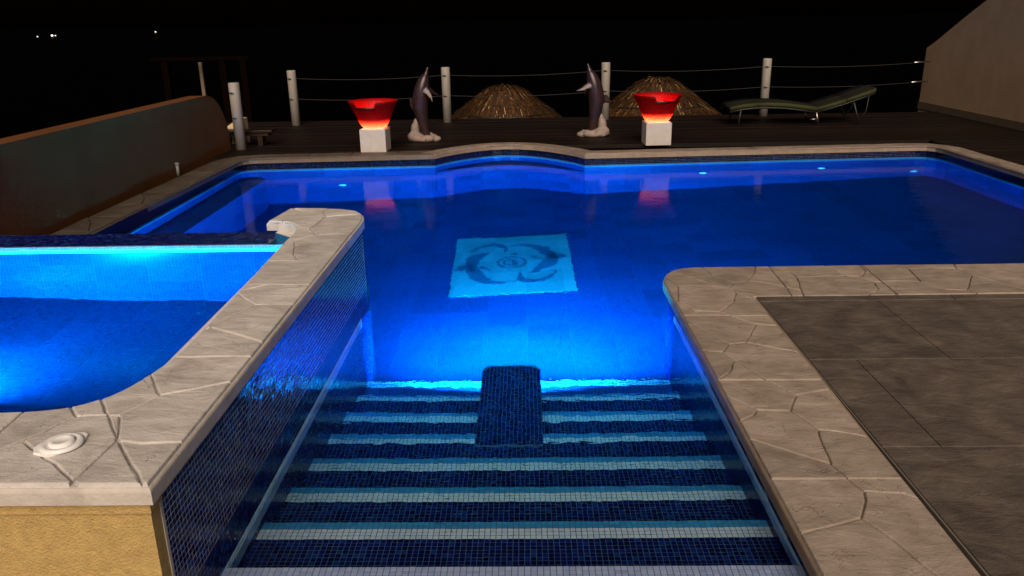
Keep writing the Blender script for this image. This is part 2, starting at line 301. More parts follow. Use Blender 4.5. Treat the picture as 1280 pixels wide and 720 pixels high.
# real mosaic tiles: little raised blocks on a grout face
PITCH = 0.0215
def tile_cells(nu, nv, rule): return [(i, j) for j in range(nv) for i in range(nu) if rule is None or rule(i, j)]
def tile_block(name, O, U, V, cells, mats, mat_of, parent, gap=0.0021, th=0.0012, pu=PITCH, pv=PITCH):
    O, U, V = np.array(O, float), np.array(U, float), np.array(V, float); Nn = np.cross(U, V); n = len(cells)
    c = np.array(cells, float); base = O + (c[:, :1]+0.5)*pu*U + (c[:, 1:]+0.5)*pv*V
    hu, hv = (pu-gap)/2, (pv-gap)/2; verts = np.zeros((n, 8, 3)); sg = [(-1, -1), (1, -1), (1, 1), (-1, 1)]
    tu, tv, lift = rng.normal(0, 0.028, n), rng.normal(0, 0.028, n), rng.normal(0, 0.0002, n)
    for k, (a, b) in enumerate(sg):
        verts[:, k] = base + a*hu*U + b*hv*V - 0.001*Nn
        verts[:, 4+k] = base + a*(hu-0.0006)*U + b*(hv-0.0006)*V + (th+lift+a*hu*tu+b*hv*tv)[:, None]*Nn
    fl = np.array([[4, 5, 6, 7], [0, 1, 5, 4], [1, 2, 6, 5], [2, 3, 7, 6], [3, 0, 4, 7]])
    faces = (np.arange(n)*8)[:, None, None] + fl[None]
    me = bpy.data.meshes.new(name); me.from_pydata(verts.reshape(-1, 3).tolist(), [], faces.reshape(-1, 4).tolist())
    at = me.attributes.new('tint', 'FLOAT', 'FACE'); at.data.foreach_set('value', np.repeat(rng.random(n), 5).astype(np.float32))
    for mm in mats: me.materials.append(mm)
    if len(mats) > 1: me.polygons.foreach_set('material_index', np.repeat([mat_of(i, j) for i, j in cells], 5).astype(np.int32))
    return stuff(link(name, me, None, parent))
_tile_me = {}
def tile_single(O, U, V, i, j, mat, parent, gap=0.0034, th=0.0012):    # one tile as an object of its own, mesh data shared
    if mat.name not in _tile_me:
        h = (PITCH-gap)/2; g = h-0.0006
        me = bpy.data.meshes.new('tile'); me.from_pydata([(-h, -h, -.001), (h, -h, -.001), (h, h, -.001), (-h, h, -.001), (-g, -g, th), (g, -g, th), (g, g, th), (-g, g, th)], [], [(4, 5, 6, 7), (0, 1, 5, 4), (1, 2, 6, 5), (2, 3, 7, 6), (3, 0, 4, 7)])
        me.materials.append(mat); _tile_me[mat.name] = me
    U, V = Vector(U), Vector(V); Nn = U.cross(V); o = bpy.data.objects.new('tile', _tile_me[mat.name]); col.objects.link(o); o.parent = parent
    p = Vector(O)+U*(i+.5)*PITCH+V*(j+.5)*PITCH
    o.matrix_parent_inverse = Matrix(); mt = Matrix((U, V, Nn)).transposed().to_4x4(); mt.translation = p
    o.matrix_basis = mt @ Matrix.Rotation(random.gauss(0, .028), 4, 'X') @ Matrix.Rotation(random.gauss(0, .028), 4, 'Y'); return o

# ------------------------------------------------------------------ stamped stone: planar cells between cracks
def spline(pts, n=8):
    pts = [np.array(p, float) for p in pts]; P = [2*pts[0]-pts[1]]+pts+[2*pts[-1]-pts[-2]]; out = []
    for i in range(1, len(P)-2):
        for k in range(n):
            t = k/n; a, b, c, d = P[i-1], P[i], P[i+1], P[i+2]
            out.append(0.5*((2*b)+(c-a)*t+(2*a-5*b+4*c-d)*t*t+(3*b-a-3*c+d)*t**3))
    return out+[P[-2]]
def subdivide(pl, step=0.05, amp=0.0022):
    out = [np.array(pl[0], float)]
    for a, b in zip(pl, pl[1:]):
        a, b = np.array(a, float), np.array(b, float); d = np.linalg.norm(b-a); n = max(1, int(d/step)); nr = np.array([-(b-a)[1], (b-a)[0]])/max(d, 1e-9)
        for k in range(1, n+1): out.append(a+(b-a)*k/n + (nr*random.gauss(0, amp) if k < n else 0))
    return out
def cells_from(boundary, cracks, ext=0.05):
    segs = []
    def add(pl): segs.extend((tuple(a), tuple(b)) for a, b in zip(pl, pl[1:]))
    add(list(boundary)+[boundary[0]])
    for c in cracks:
        c = [np.array(p, float) for p in c]
        d0 = c[0]-c[1]; d1 = c[-1]-c[-2]
        s = subdivide(c); s = [s[0]+d0/np.linalg.norm(d0)*ext]+s+[s[-1]+d1/np.linalg.norm(d1)*ext]; add(s)
    S = np.array(segs); nS = len(S); cuts = [[0.0, 1.0] for _ in range(nS)]
    P, Q = S[:, 0], S[:, 1]; D = Q-P
    for i in range(nS):
        r = D[i]; s = D[i+1:]; qp = P[i+1:]-P[i]; den = r[0]*s[:, 1]-r[1]*s[:, 0]
        with np.errstate(divide='ignore', invalid='ignore'):
            t = (qp[:, 0]*s[:, 1]-qp[:, 1]*s[:, 0])/den; u = (qp[:, 0]*r[1]-qp[:, 1]*r[0])/den
        ok = (np.abs(den) > 1e-12) & (t > -1e-9) & (t < 1+1e-9) & (u > -1e-9) & (u < 1+1e-9)
        for k in np.nonzero(ok)[0]: cuts[i].append(float(t[k])); cuts[i+1+k].append(float(u[k]))
    key = {}; pts = []
    def vid(p):
        gx, gy = p[0]/0.003, p[1]/0.003
        for dx in (0, -1, 1):
            for dy in (0, -1, 1):
                k = (int(math.floor(gx))+dx, int(math.floor(gy))+dy)
                if k in key and abs(pts[key[k]][0]-p[0])+abs(pts[key[k]][1]-p[1]) < 0.004: return key[k]
        key[(int(math.floor(gx)), int(math.floor(gy)))] = len(pts); pts.append((float(p[0]), float(p[1]))); return len(pts)-1
    adj = {}
    for i in range(nS):
        c = sorted(set(round(x, 9) for x in cuts[i])); ids = [vid(P[i]+D[i]*t) for t in c]
        for a, b in zip(ids, ids[1:]):
            if a != b: adj.setdefault(a, set()).add(b); adj.setdefault(b, set()).add(a)
    ch = True
    while ch:
        ch = False
        for a in list(adj):
            if len(adj[a]) <= 1:
                for b in adj.pop(a): adj[b].discard(a)
                ch = True
    order = {a: sorted(adj[a], key=lambda b: math.atan2(pts[b][1]-pts[a][1], pts[b][0]-pts[a][0])) for a in adj}
    seen = set(); faces = []
    for a in adj:
        for b in adj[a]:
            if (a, b) in seen: continue
            f = []; u, v = a, b
            while (u, v) not in seen:
                seen.add((u, v)); f.append(u); o = order[v]; k = o.index(u); u, v = v, o[k-1]
            pl = [pts[i] for i in f]; ar = 0.5*sum(pl[i][0]*pl[(i+1) % len(pl)][1]-pl[(i+1) % len(pl)][0]*pl[i][1] for i in range(len(pl)))
            if ar > 4e-4 and len(set(f)) == len(f): faces.append(pl)
    return faces
def stones(polys, z, mat, parent, groove=0.0028, rise=0.0105):
    for pl in polys:
        p0 = []
        for p in pl:
            if not p0 or math.dist(p, p0[-1]) > 0.007: p0.append(p)
        if math.dist(p0[0], p0[-1]) < 0.007: p0.pop()
        if len(p0) < 3: continue
        cx, cy = np.mean(p0, axis=0); tx, ty = random.gauss(0, .004), random.gauss(0, .004); dz = random.gauss(0, .0007)
        n = len(p0); vv = []; ff = []
        for d, h in ((groove*.4, -.001), (groove*.55, 0.0), (groove*1.5, rise*.8), (groove*2.9, rise)):
            vv += [(x, y, z+h+(dz+tx*(x-cx)+ty*(y-cy) if h > .001 else 0)) for x, y in inset_poly(p0, d)]
        for q in range(3): ff += [(q*n+k, q*n+(k+1) % n, (q+1)*n+(k+1) % n, (q+1)*n+k) for k in range(n)]
        ff.append(tuple(range(3*n, 4*n)))
        me = bpy.data.meshes.new('stone'); me.from_pydata(vv, [], ff); link('stone', me, mat, parent)
def inset_poly(poly, d):                                                # simple inward offset (counter-clockwise polygon)
    n = len(poly); out = []
    for i in range(n):
        a, b, c = np.array(poly[i-1]), np.array(poly[i]), np.array(poly[(i+1) % n]); e1 = (b-a)/np.linalg.norm(b-a); e2 = (c-b)/np.linalg.norm(c-b)
        n1 = np.array([-e1[1], e1[0]]); n2 = np.array([-e2[1], e2[0]]); m_ = n1+n2; L_ = np.linalg.norm(m_)
        m_ = m_/L_ if L_ > 1e-6 else n1; out.append(tuple(b+m_*d/max(0.5, float(m_@n1))))
    return out
def ccw(p): return p if sum(p[i][0]*p[(i+1) % len(p)][1]-p[(i+1) % len(p)][0]*p[i][1] for i in range(len(p))) > 0 else p[::-1]
def zoom(x0, y0, sc, pts, z): return [tuple(un(x0+x/sc, y0+y/sc, z)[:2]) for x, y in pts]

# ================================================================== POOL
XL, XR = -1.035, 0.91                                                   # side walls of the stair bay
arc = [(0.745+(-1.164-0.745)*t, 10.09+0.13*t) for t in (0, 1)]
def far_bay():
    out = []
    for k in range(1, 16):
        t = k/16; x = 0.745+(-1.164-0.745)*t; y = 10.085+0.14*t+0.80*math.sin(math.pi*t)**0.85; out.append((x, y))
    return out
corner_r = [(5.25, 10.05), (5.22, 10.22), (5.13, 10.33), (5.0, 10.35)]
deck_corner = [(1.16, 5.16), (1.05, 5.135), (0.97, 5.08), (0.925, 5.0), (0.91, 4.9)]
left_corner = [(-3.42, 10.08), (-3.53, 10.05), (-3.59, 9.97), (-3.61, 9.85)]
outline = [(XL, 2.0), (XL, 4.95), (-1.08, 5.05), (-1.2, 5.07), (-1.55, 5.07), (-1.55, 4.86), (-3.55, 4.86), (-3.61, 5.2)][::1]
outline = outline[:-1] + left_corner[::-1] + [(-1.164, 10.225)] + far_bay()[::-1] + [(0.745, 10.085)] + corner_r[::-1] + [(5.25, 5.17)] + deck_corner + [(XR, 2.0)]
pool = struct(bpy.data.objects.new('pool', None)); col.objects.link(pool)
def stripe_z(x, y): return -0.152
ring = outline
wall_strip('upper_wall', ring, -0.152, -0.02, M['band'], pool)
wall_strip('waterline_stripe', ring[4:-6], -0.152-0.0645, -0.152, M['stripe'], pool)
wall_strip('bay_band', ring[:5], -0.152-0.0645, -0.152, M['band'], pool); wall_strip('bay_band', ring[-7:], -0.152-0.0645, -0.152, M['band'], pool)
far_ring = ring[4:-6]
wall_strip('bay_wall', [(XL+.002, 4.86), (XL+.002, 4.95)]+ring[2:5], -1.7, -0.152-0.0645, M['band'], pool); wall_strip('bay_wall', ring[-7:-2]+[(XR-.002, 4.9), (XR-.002, 4.86)], -1.7, -0.152-0.0645, M['band'], pool)
wall_strip('wall', far_ring, lambda x, y: floor_z(x, y)-0.02, -0.152-0.0645, M['shell'], pool)
fl_poly = [(XL-.02, 4.6)] + [p for p in ring[1:-1]] + [(XR+.02, 4.6)]
poly_sheet('floor', fl_poly, floor_z, M['shell'], pool)
# bench along the left wall and in the bay (tops and fronts)
bench = [(-3.25, 4.86), (-3.27, 9.9), (-3.38, 10.09), (-3.62, 10.09), (-3.62, 4.86)]
poly_sheet('bench_top', bench, -0.56, M['shell'], pool)
wall_strip('bench_front', bench[:3], lambda x, y: floor_z(x, y)-0.02, -0.56, M['shell'], pool, True)
bay = [(-1.164, 10.225)] + far_bay()[::-1] + [(0.745, 10.085)]
bay_in = [(x*0.99, y-0.34*max(0.0, math.sin(math.pi*(x+1.164)/1.909))**0.6) for x, y in bay]
poly_sheet('bench_top', bay + bay_in[::-1], -0.50, M['shell'], pool)
wall_strip('bench_front', bay_in, lambda x, y: floor_z(x, y)-0.02, -0.50, M['shell'], pool, True)
for x, y in ((-2.35, 10.135), (2.25, 10.14), (3.78, 10.24), (5.0, 10.34)):     # return inlets in the far wall
    z = {-2.35: -1.15, 2.25: -0.73, 3.78: -0.65, 5.0: -1.05}[x]
    o = lathe('inlet', [(0.0, 0.012), (0.014, 0.012), (0.016, 0.006), (0.032, 0.010), (0.045, 0.004), (0.048, -0.004)], M['plastic'], pool, n=20)
    o.matrix_basis = Matrix.Translation((x, y-0.012, z)) @ Matrix.Rotation(math.radians(90), 4, 'X')
# water
wpoly = [(XL-.02, 2.2)] + [((x-.02 if x < -3.4 else x+.02 if x > 5.1 else x), (y+.02 if y > 9.9 else y)) for x, y in ring[1:-1]] + [(XR+.02, 2.2)]
struct(poly_sheet('water', wpoly, ZW, M['water']))

# ------------------------------------------------------------------ steps
steps = thing('pool_steps', 'dark blue mosaic steps with pale nosings leading down into the lit pool', 'steps', (0, 0, 0))
NY = [2.27, 2.652, 3.012, 3.372, 3.724, 4.08, 4.41, 4.70]
START = [2.0, 2.545, 2.90, 3.275, 3.645, 3.985, 4.345, 4.66]
cols = int((XR-XL)/PITCH); pu = (XR-XL)/cols
BX0, BX1, BY1 = -0.275, 0.075, 4.52
first_tiles = []
for k in range(8):
    z = -0.155-0.15*k; y0 = NY[k-1] if k else 1.586; y1 = NY[k]
    zb = -1.6 if k == 7 else z-0.17
    o = box('step', (XL-.01, y0-(0.02 if k else 0), zb), (XR+.01, y1, z), M['grout_d'], steps)
    rows = max(3, round((y1-y0)/PITCH)); pv = (y1-y0)/rows; ns = max(2, round((y1-START[k])/pv)) if k else rows
    nb = max(1, ns//2) if k else 0
    def mat_of(i, j, rows=rows, ns=ns, nb=nb): return 0 if j < rows-ns else (1 if j < rows-nb else 2)
    cells = tile_cells(cols, rows, (lambda i, j, y0=y0, pv=pv: not (BX0 < XL+(i+.5)*pu < BX1 and y0+(j+.5)*pv > NY[3] and k > 4)))
    tile_block('tile_field', (XL, y0, z), (1, 0, 0), (0, 1, 0), cells, [M['navy'] if k < 7 else M['mid'], M['pale'] if k else M['pale_dry'], M['sky']], mat_of, o, pu=pu, pv=pv)
    zr = int(round(0.15/PITCH)); cr = tile_cells(cols, zr if k < 7 else 8, None)
    tile_block('riser_tiles', (XR, y1, z-0.15), (-1, 0, 0), (0, 0, 1), cr, [M['navy'], M['pale']], lambda i, j: 1 if j >= zr-2 else 0, o, pu=pu, pv=0.15/zr)
z4 = -0.155-0.15*4
def block_poly(g=0.0): return [(BX0, 3.60), (BX1, 3.60), (BX1, BY1-.05), (BX1-.035, BY1), (BX0+.035, BY1), (BX0, BY1-.05)]
blk = prism('light_housing', block_poly(), -1.5, z4+0.002, M['grout_d'], steps)
nu, nv = int((BX1-BX0)/PITCH), int((BY1-3.62)/PITCH)
tile_block('tile_field', (BX0+.002, 3.62, z4+.002), (1, 0, 0), (0, 1, 0), [c for c in tile_cells(nu, nv, None) if not (c[1] > nv-3 and (c[0] < 1+(c[1]-nv+2) or c[0] > nu-2-(c[1]-nv+2)))], [M['navy']], None, blk, pu=(BX1-BX0-.004)/nu)
for sx, xx in ((1, BX1), (-1, BX0)):
    nvz = 34; O = (xx, 3.62 if sx > 0 else BY1-.055, -1.48); Uv = (0, sx, 0)
    tile_block('side_tiles', O, Uv, (0, 0, 1), tile_cells(int((BY1-.055-3.62)/PITCH), nvz, None), [M['navy']], None, blk)

# side walls of the stair bay: real tiles under the coping (right) and below water (both)
right_wall = struct(bpy.data.objects.new('stair_wall', None)); col.objects.link(right_wall)
zt0 = -0.07
def wall_tiles(name, X, sx, y0, y1, ztop, zbot, parent, pale_rows, mats, stripe_top):
    nu = int((y1-y0)/PITCH); nv = int((ztop-zbot)/PITCH)
    O = (X, y0, zbot) if sx > 0 else (X, y1, zbot); U = (0, sx, 0)
    def mo(i, j):
        z = zbot+(j+.5)*PITCH; y = (y0 if sx > 0 else y1)+sx*(i+.5)*PITCH; return 1 if stripe_top-0.1 < z < stripe_top and y < 4.66 else 0
    return tile_block(name, O, U, (0, 0, 1), tile_cells(nu, nv, None), mats, mo, parent, pv=(ztop-zbot)/nv, pu=(y1-y0)/nu)
sheet('backing', [([(XR+.0005, 4.9, -1.6), (XR+.0005, 1.6, -1.6), (XR+.0005, 1.6, -.03), (XR+.0005, 4.9, -.03)], [(0, 0), (3, 0), (3, 1), (0, 1)])], M['grout_d'], right_wall)
wall_tiles('tile_field', XR, -1, 1.8, 4.9, -0.065, -1.45, right_wall, 3, [M['navy'], M['edge']], -0.150)

# ------------------------------------------------------------------ lamps under water
BLUE = (0.0, 0.50, 1.0)
def pool_lamp(name, label, loc, direction, watts, r=0.11, spread=180, colour=BLUE):
    t = thing(name, label, 'pool light', loc); d = Vector(direction).normalized(); q = d.to_track_quat('Z', 'Y').to_matrix().to_4x4()
    for nm, prof, m_ in (('rim', [(r*1.05, -0.004), (r*1.25, 0.0), (r*1.25, 0.012), (r*1.05, 0.02), (r, 0.014)], M['steel']), ('lens', [(0.0, 0.014), (r*0.6, 0.012), (r, 0.006)], emit(name+'_lens', (0.25, 0.65, 1.0), 14.0))):
        o = lathe(nm, prof, m_, t, n=28); o.matrix_parent_inverse = Matrix(); o.matrix_basis = q
    ld = bpy.data.lights.new(name, 'AREA'); ld.shape = 'DISK'; ld.size = r*2; ld.energy = watts; ld.color = colour; ld.spread = math.radians(spread)
    lo = bpy.data.objects.new(name+'_beam', ld); col.objects.link(lo); lo.location = Vector(loc)+d*0.03; lo.rotation_euler = (-d).to_track_quat('Z', 'Y').to_euler()
    lo.rotation_euler = d.to_track_quat('-Z', 'Y').to_euler()
    return t
pool_lamp('pool_light', 'round underwater light on the far face of the mosaic block on the steps', (-0.10, BY1+.004, -1.09), (0, 1, 0.10), 1750, 0.11, 168)
pool_lamp('spa_light', 'glowing round light set in the floor of the raised spa', (-2.78, 3.25, -0.62), (0.05, 0.75, 0.66), 520, 0.10, 180, (0.0, 0.56, 1.0))

# ------------------------------------------------------------------ emblem on the pool floor
emb = thing('mosaic_emblem', 'square pale mosaic panel with circling dolphins on the pool floor', 'mosaic', (0, 0, 0))
def lift(p, h): return (p[0], p[1], floor_z(p[0], p[1])+h)
def flat(name, pts, h0, h1, mat, parent):
    bm = bmesh.new(); ul = bm.loops.layers.uv.new('uv'); t = [bm.verts.new(lift(p, h1)) for p in pts]; b = [bm.verts.new(lift(p, h0)) for p in pts]; n = len(pts)
    bm.faces.new(t); 
    for i in range(n): bm.faces.new((b[i], b[(i+1) % n], t[(i+1) % n], t[i]))
    bmesh.ops.recalc_face_normals(bm, faces=bm.faces); bmesh.ops.triangulate(bm, faces=[f for f in bm.faces if len(f.verts) > 4])
    for f in bm.faces:
        for lp in f.loops: lp[ul].uv = lp.vert.co.xy
    me = bpy.data.meshes.new(name); bm.to_mesh(me); bm.free(); return link(name, me, mat, parent)
flat('panel', [run_floor(*p)[:2] for p in ((572, 299), (561, 371), (722, 363), (708, 293))], -0.001, 0.004, M['panel'], emb)
def zf(p): return np.array(run_floor(540+p[0]/5.818, 270+p[1]/5.818)[:2])
def ribbon(line, wid):                                                   # line in floor metres, widths at the same nodes
    c = spline(line); ws = [float(x) for x in np.interp(np.linspace(0, 1, len(c)), np.linspace(0, 1, len(wid)), wid)]; L_, R_ = [], []
    for i, p in enumerate(c):
        t = c[min(i+1, len(c)-1)]-c[max(i-1, 0)]; t /= np.linalg.norm(t); nrm = np.array([-t[1], t[0]]); L_.append(p+nrm*ws[i]); R_.append(p-nrm*ws[i])
    return [tuple(p) for p in L_+R_[::-1]]
FIGS = [([(560, 222), (640, 213), (720, 217), (800, 240), (860, 285), (905, 305), (958, 285)], [.008, .03, .05, .075, .06, .03, .05]),
        ([(720, 412), (780, 385), (840, 350), (875, 300), (850, 262)], [.008, .05, .085, .06, .02]),
        ([(190, 405), (235, 365), (285, 385), (330, 440), (400, 478), (500, 488), (610, 478)], [.05, .03, .06, .075, .055, .035, .008]),
        ([(440, 264), (370, 285), (310, 315), (290, 365), (310, 415)], [.008, .05, .08, .055, .02]),
        ([(275, 272), (330, 240), (400, 218), (470, 212), (540, 235)], [.012, .03, .04, .05, .03]),
        ([(905, 395), (850, 445), (780, 470), (700, 476), (625, 462)], [.008, .03, .035, .045, .03])]
for ln, wd in FIGS: flat('dolphin_figure', ribbon([zf(p) for p in ln], wd), 0.003, 0.007, M['figure'], emb)
for tri in ([(520, 225), (530, 275), (555, 250), (550, 222)], [(610, 470), (640, 396), (660, 440), (690, 470)], [(320, 375), (440, 405), (400, 378), (350, 368)], [(690, 282), (800, 310), (840, 325), (760, 312)]):
    flat('fin_figure', [tuple(zf(p)) for p in tri], 0.003, 0.0065, M['figure'], emb)
ec = zf((580, 340))
for r0, r1, a0, a1 in ((.145, .12, 0, 360), (.085, .065, 40, 320), (.05, .032, -150, 150)):
    a = [math.radians(a0+(a1-a0)*k/28) for k in range(29)]
    flat('monogram', [tuple(ec+np.array([r0*math.cos(t), r0*1.25*math.sin(t)])) for t in a]+[tuple(ec+np.array([r1*math.cos(t), r1*1.25*math.sin(t)])) for t in a[::-1]], 0.003, 0.0065, M['figure'], emb)
flat('monogram', ribbon([zf((590, 320)), zf((592, 340)), zf((596, 362))], [.012, .012, .012]), 0.003, 0.0062, M['figure'], emb)
flat('monogram', ribbon([zf((570, 283)), zf((597, 276)), zf((625, 284))], [.01, .03, .01]), 0.003, 0.0062, M['figure'], emb)

# ================================================================== SPA (raised)
ZT = 0.455
spa = thing('spa_tub', 'raised spa pool with pale stone coping, ochre wall and blue mosaic side', 'spa', (0, 0, 0))
sp_out = [(-1.0, 1.82), (-1.0, 4.70)] + [(-1.005, 4.82), (-1.03, 4.94), (-1.09, 5.04), (-1.19, 5.10), (-1.33, 5.13)] + [(-1.56, 5.14), (-1.60, 4.775)]
sp_in = [(-1.53, 4.77), (-1.45, 4.735), (-1.385, 4.66), (-1.36, 4.56), (-1.355, 4.45), (-1.345, 4.1), (-1.31, 3.3), (-1.295, 2.80), (-1.315, 2.58), (-1.365, 2.40), (-1.44, 2.305), (-1.56, 2.265), (-1.72, 2.255), (-2.2, 2.25), (-3.4, 2.25)]
sp_left = [(-3.55, 2.4), (-3.55, 4.5), (-3.9, 4.5), (-3.9, 1.82)]
foot = ccw(sp_out + [tuple(p) for p in spline(sp_in[:13], 4)] + sp_in[13:] + sp_left)
cop = prism('coping', foot, ZT-0.062, ZT-0.012, M['slab_p'], spa, bevel=0.012)
A_, B_, C_, D_ = (300, 240, 6.0), (200, 340, 5.142), (100, 440, 4.0), (0, 500, 5.142)
CR = [(A_, [(370, 105), (465, 143), (615, 143), (690, 105)]), (A_, [(465, 143), (350, 200), (285, 238)]), (A_, [(615, 143), (645, 180), (885, 160)]), (A_, [(645, 180), (590, 225), (525, 270)]),
      (A_, [(525, 270), (405, 266)]), (A_, [(525, 270), (565, 315), (765, 315)]), (A_, [(565, 315), (495, 335), (360, 383)]), (A_, [(410, 368), (400, 465), (440, 508)]),
      (A_, [(185, 513), (440, 508), (560, 515), (640, 485)]), (A_, [(0, 690), (445, 688)]),
      (B_, [(455, 128), (710, 75), (950, 10)]), (B_, [(480, 122), (610, 208), (800, 205)]), (B_, [(610, 208), (540, 245), (320, 352)]), (B_, [(205, 362), (320, 352), (460, 390), (610, 436)]), (B_, [(20, 543), (530, 540)]),
      (C_, [(338, 80), (385, 190), (400, 212)]), (C_, [(400, 212), (560, 185), (690, 158)]), (C_, [(400, 212), (300, 265), (200, 310)]), (C_, [(200, 310), (195, 380), (180, 440)]), (C_, [(200, 310), (140, 312), (0, 318)]),
      (C_, [(105, 235), (190, 430), (305, 650)]), (C_, [(180, 440), (90, 525), (0, 610)]), (C_, [(180, 440), (300, 455), (460, 448)]),
      (D_, [(514, 103), (490, 100), (465, 60)]), (D_, [(465, 512), (400, 455), (345, 400)]), (D_, [(514, 610), (465, 512), (440, 545)]), (D_, [(490, 100), (290, 200), (-60, 345)]), (D_, [(345, 400), (230, 330), (150, 262)]), (D_, [(160, 60), (0, 200), (-60, 345)])]
cr = [zoom(*r, p, ZT) for r, p in CR] + [[(x, 1.7), (x+random.uniform(-.08, .08), 2.35)] for x in (-1.95, -2.35, -2.8, -3.2)] + [[(-1.95, 2.05), (-2.8, 2.0)], [(-3.3, 2.5), (-4, 2.3)], [(-3.4, 3.1), (-4, 3.2)], [(-3.4, 3.9), (-4, 3.8)]]
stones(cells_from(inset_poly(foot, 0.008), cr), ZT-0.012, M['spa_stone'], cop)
# walls under the coping
prism('wall_core', [(XL, 1.90), (XL, 4.9), (-1.09, 5.03), (-1.2, 5.07), (-1.53, 5.07), (-1.53, 4.72), (-1.40, 4.6), (-1.36, 2.5), (-1.5, 2.30), (-3.5, 2.30), (-3.5, 1.90)][::-1], -1.6, ZT-0.062, M['grout'], spa)
box('stucco_wall', (-3.86, 1.86, -0.2), (XL+.002, 1.915, ZT-0.105), M['stucco'], spa)
box('stucco_trim', (-3.88, 1.845, ZT-0.105), (XL+.012, 1.915, ZT-0.060), M['stucco'], spa)
box('side_wall', (-3.86, 1.9, -1.6), (-3.56, 5.0, ZT-0.062), M['stucco'], spa)
# tiled outer face
mos = struct(bpy.data.objects.new('tile_face', None)); col.objects.link(mos); mos.parent = spa; del mos['kind']
y0, y1, zb, ztp = 1.925, 4.88, -0.152, ZT-0.062
nu, nv = int((y1-y0)/PITCH), int((ztp-zb)/PITCH); zb = ztp-nv*PITCH
O, U, V = (XL, y0, zb), (0, 1, 0), (0, 0, 1)
allc = tile_cells(nu, nv, None)
def vis(c):
    p = np.array([XL, y0+(c[0]+.5)*PITCH, zb+(c[1]+.5)*PITCH]); v = MC.T @ (p-CAM); sx, sy = 640+F*v[0]/v[2], 360+F*v[1]/v[2]
    return -1 if (sy > 716 or sx < 4) else 1/np.linalg.norm(p-CAM)
near = sorted(allc, key=vis, reverse=True)[:296]; ns_ = set(near)
for i, j in near: tile_single(O, U, V, i, j, M['navy'], mos)
tile_block('tile_field', O, U, V, [c for c in allc if c not in ns_], [M['navy']], None, mos, gap=0.0034, th=0.0012)
tile_block('lower_tiles', (XL, 1.925, -1.45), U, V, tile_cells(nu, int((zb+1.45)/PITCH), None), [M['navy'], M['edge']], lambda i, j: 1 if i*PITCH < 2.73 and -0.25 < -1.45+(j+.5)*(zb+1.45)/int((zb+1.45)/PITCH) < -0.152 else 0, mos, pv=(zb+1.45)/int((zb+1.45)/PITCH))
box('edge_trim', (XL-.006, 1.912, -1.5), (XL+.004, 1.926, ZT-0.063), M['slab_p'], mos)
wall_strip('notch_face', [(-1.534, 5.07), (-1.534, 4.715), (-1.404, 4.594), (-1.364, 4.5)], ZS-.4, ZT-.06, M['stripe'], spa)
# end face (rounded) above water
wall_strip('end_face', [(XL+.001, 4.875), (XL+.001, 4.9), (-1.088, 5.033), (-1.2, 5.073), (-1.535, 5.073)], -0.152, ZT-0.06, M['band'], spa)
# basin
inner = [(-3.56, 4.545), (-1.40, 4.545), (-1.36, 4.45), (-1.345, 4.1), (-1.31, 3.3), (-1.30, 2.80), (-1.32, 2.58), (-1.37, 2.40), (-1.445, 2.31), (-1.56, 2.27), (-1.72, 2.26), (-3.56, 2.255), (-3.56, 4.545)]
wall_strip('stripe', inner, ZS-0.075, ZS+0.02, M['spa_stripe'], spa, True)
wall_strip('basin_wall', inner, -0.66, ZS-0.075, M['shell'], spa, True)
poly_sheet('basin_floor', inner[:-1], -0.65, M['shell'], spa)
weir = box('weir', (-3.62, 4.55, -1.9), (-1.53, 4.855, ZS+0.017), M['grout_d'], spa)
WU = int((3.62-1.53)/PITCH)
tile_block('tile_field', (-3.62, 4.55, ZS+0.017), (1, 0, 0), (0, 1, 0), tile_cells(WU, 14, None), [M['navy'], M['pale_dry']], lambda i, j: 1 if j == 0 else 0, weir)
wall_strip('outer_face', [(-1.53, 4.86), (-3.62, 4.86)], -1.9, ZS+0.017, M['band'], spa)
box('return_block', (-1.53, 4.548, -1.5), (-1.36, 4.8, ZS-0.03), M['sky'], spa)
struct(poly_sheet('spa_water', [(x+(-.01 if x < -3 else .008), y) for x, y in inner[:-1]], ZS, M['spa_water']))
# air valve in the coping
vx, vy = -1.348, 2.03
va = thing('air_valve', 'white round fitting set in a ragged mortar patch on the pale coping', 'pool fitting', (vx, vy, ZT+.004))
pp = [(-.072, -.02), (-.062, .02), (-.035, .052), (.0, .066), (.03, .07), (.046, .058), (.05, .035), (.04, -.005), (.02, -.045), (-.005, -.062), (-.03, -.055), (-.055, -.05)]
o = prism('mortar_patch', [(x+vx, y+vy) for x, y in pp], ZT-0.004, ZT+.0065, M['mortar'], va, bevel=.002)
def loc_lathe(nm, prof, m_, par, **k):
    o = lathe(nm, prof, m_, par, **k); o.matrix_parent_inverse = Matrix(); return o
loc_lathe('collar', [(.058, 0), (.058, .006), (.052, .010), (.046, .010), (.040, .007), (.036, .005)], M['plastic'], va, n=32)
loc_lathe('cap', [(.035, .004), (.035, .013), (.030, .016), (.022, .016), (.020, .0145), (0, .0145)], M['mortar'], va, n=32)

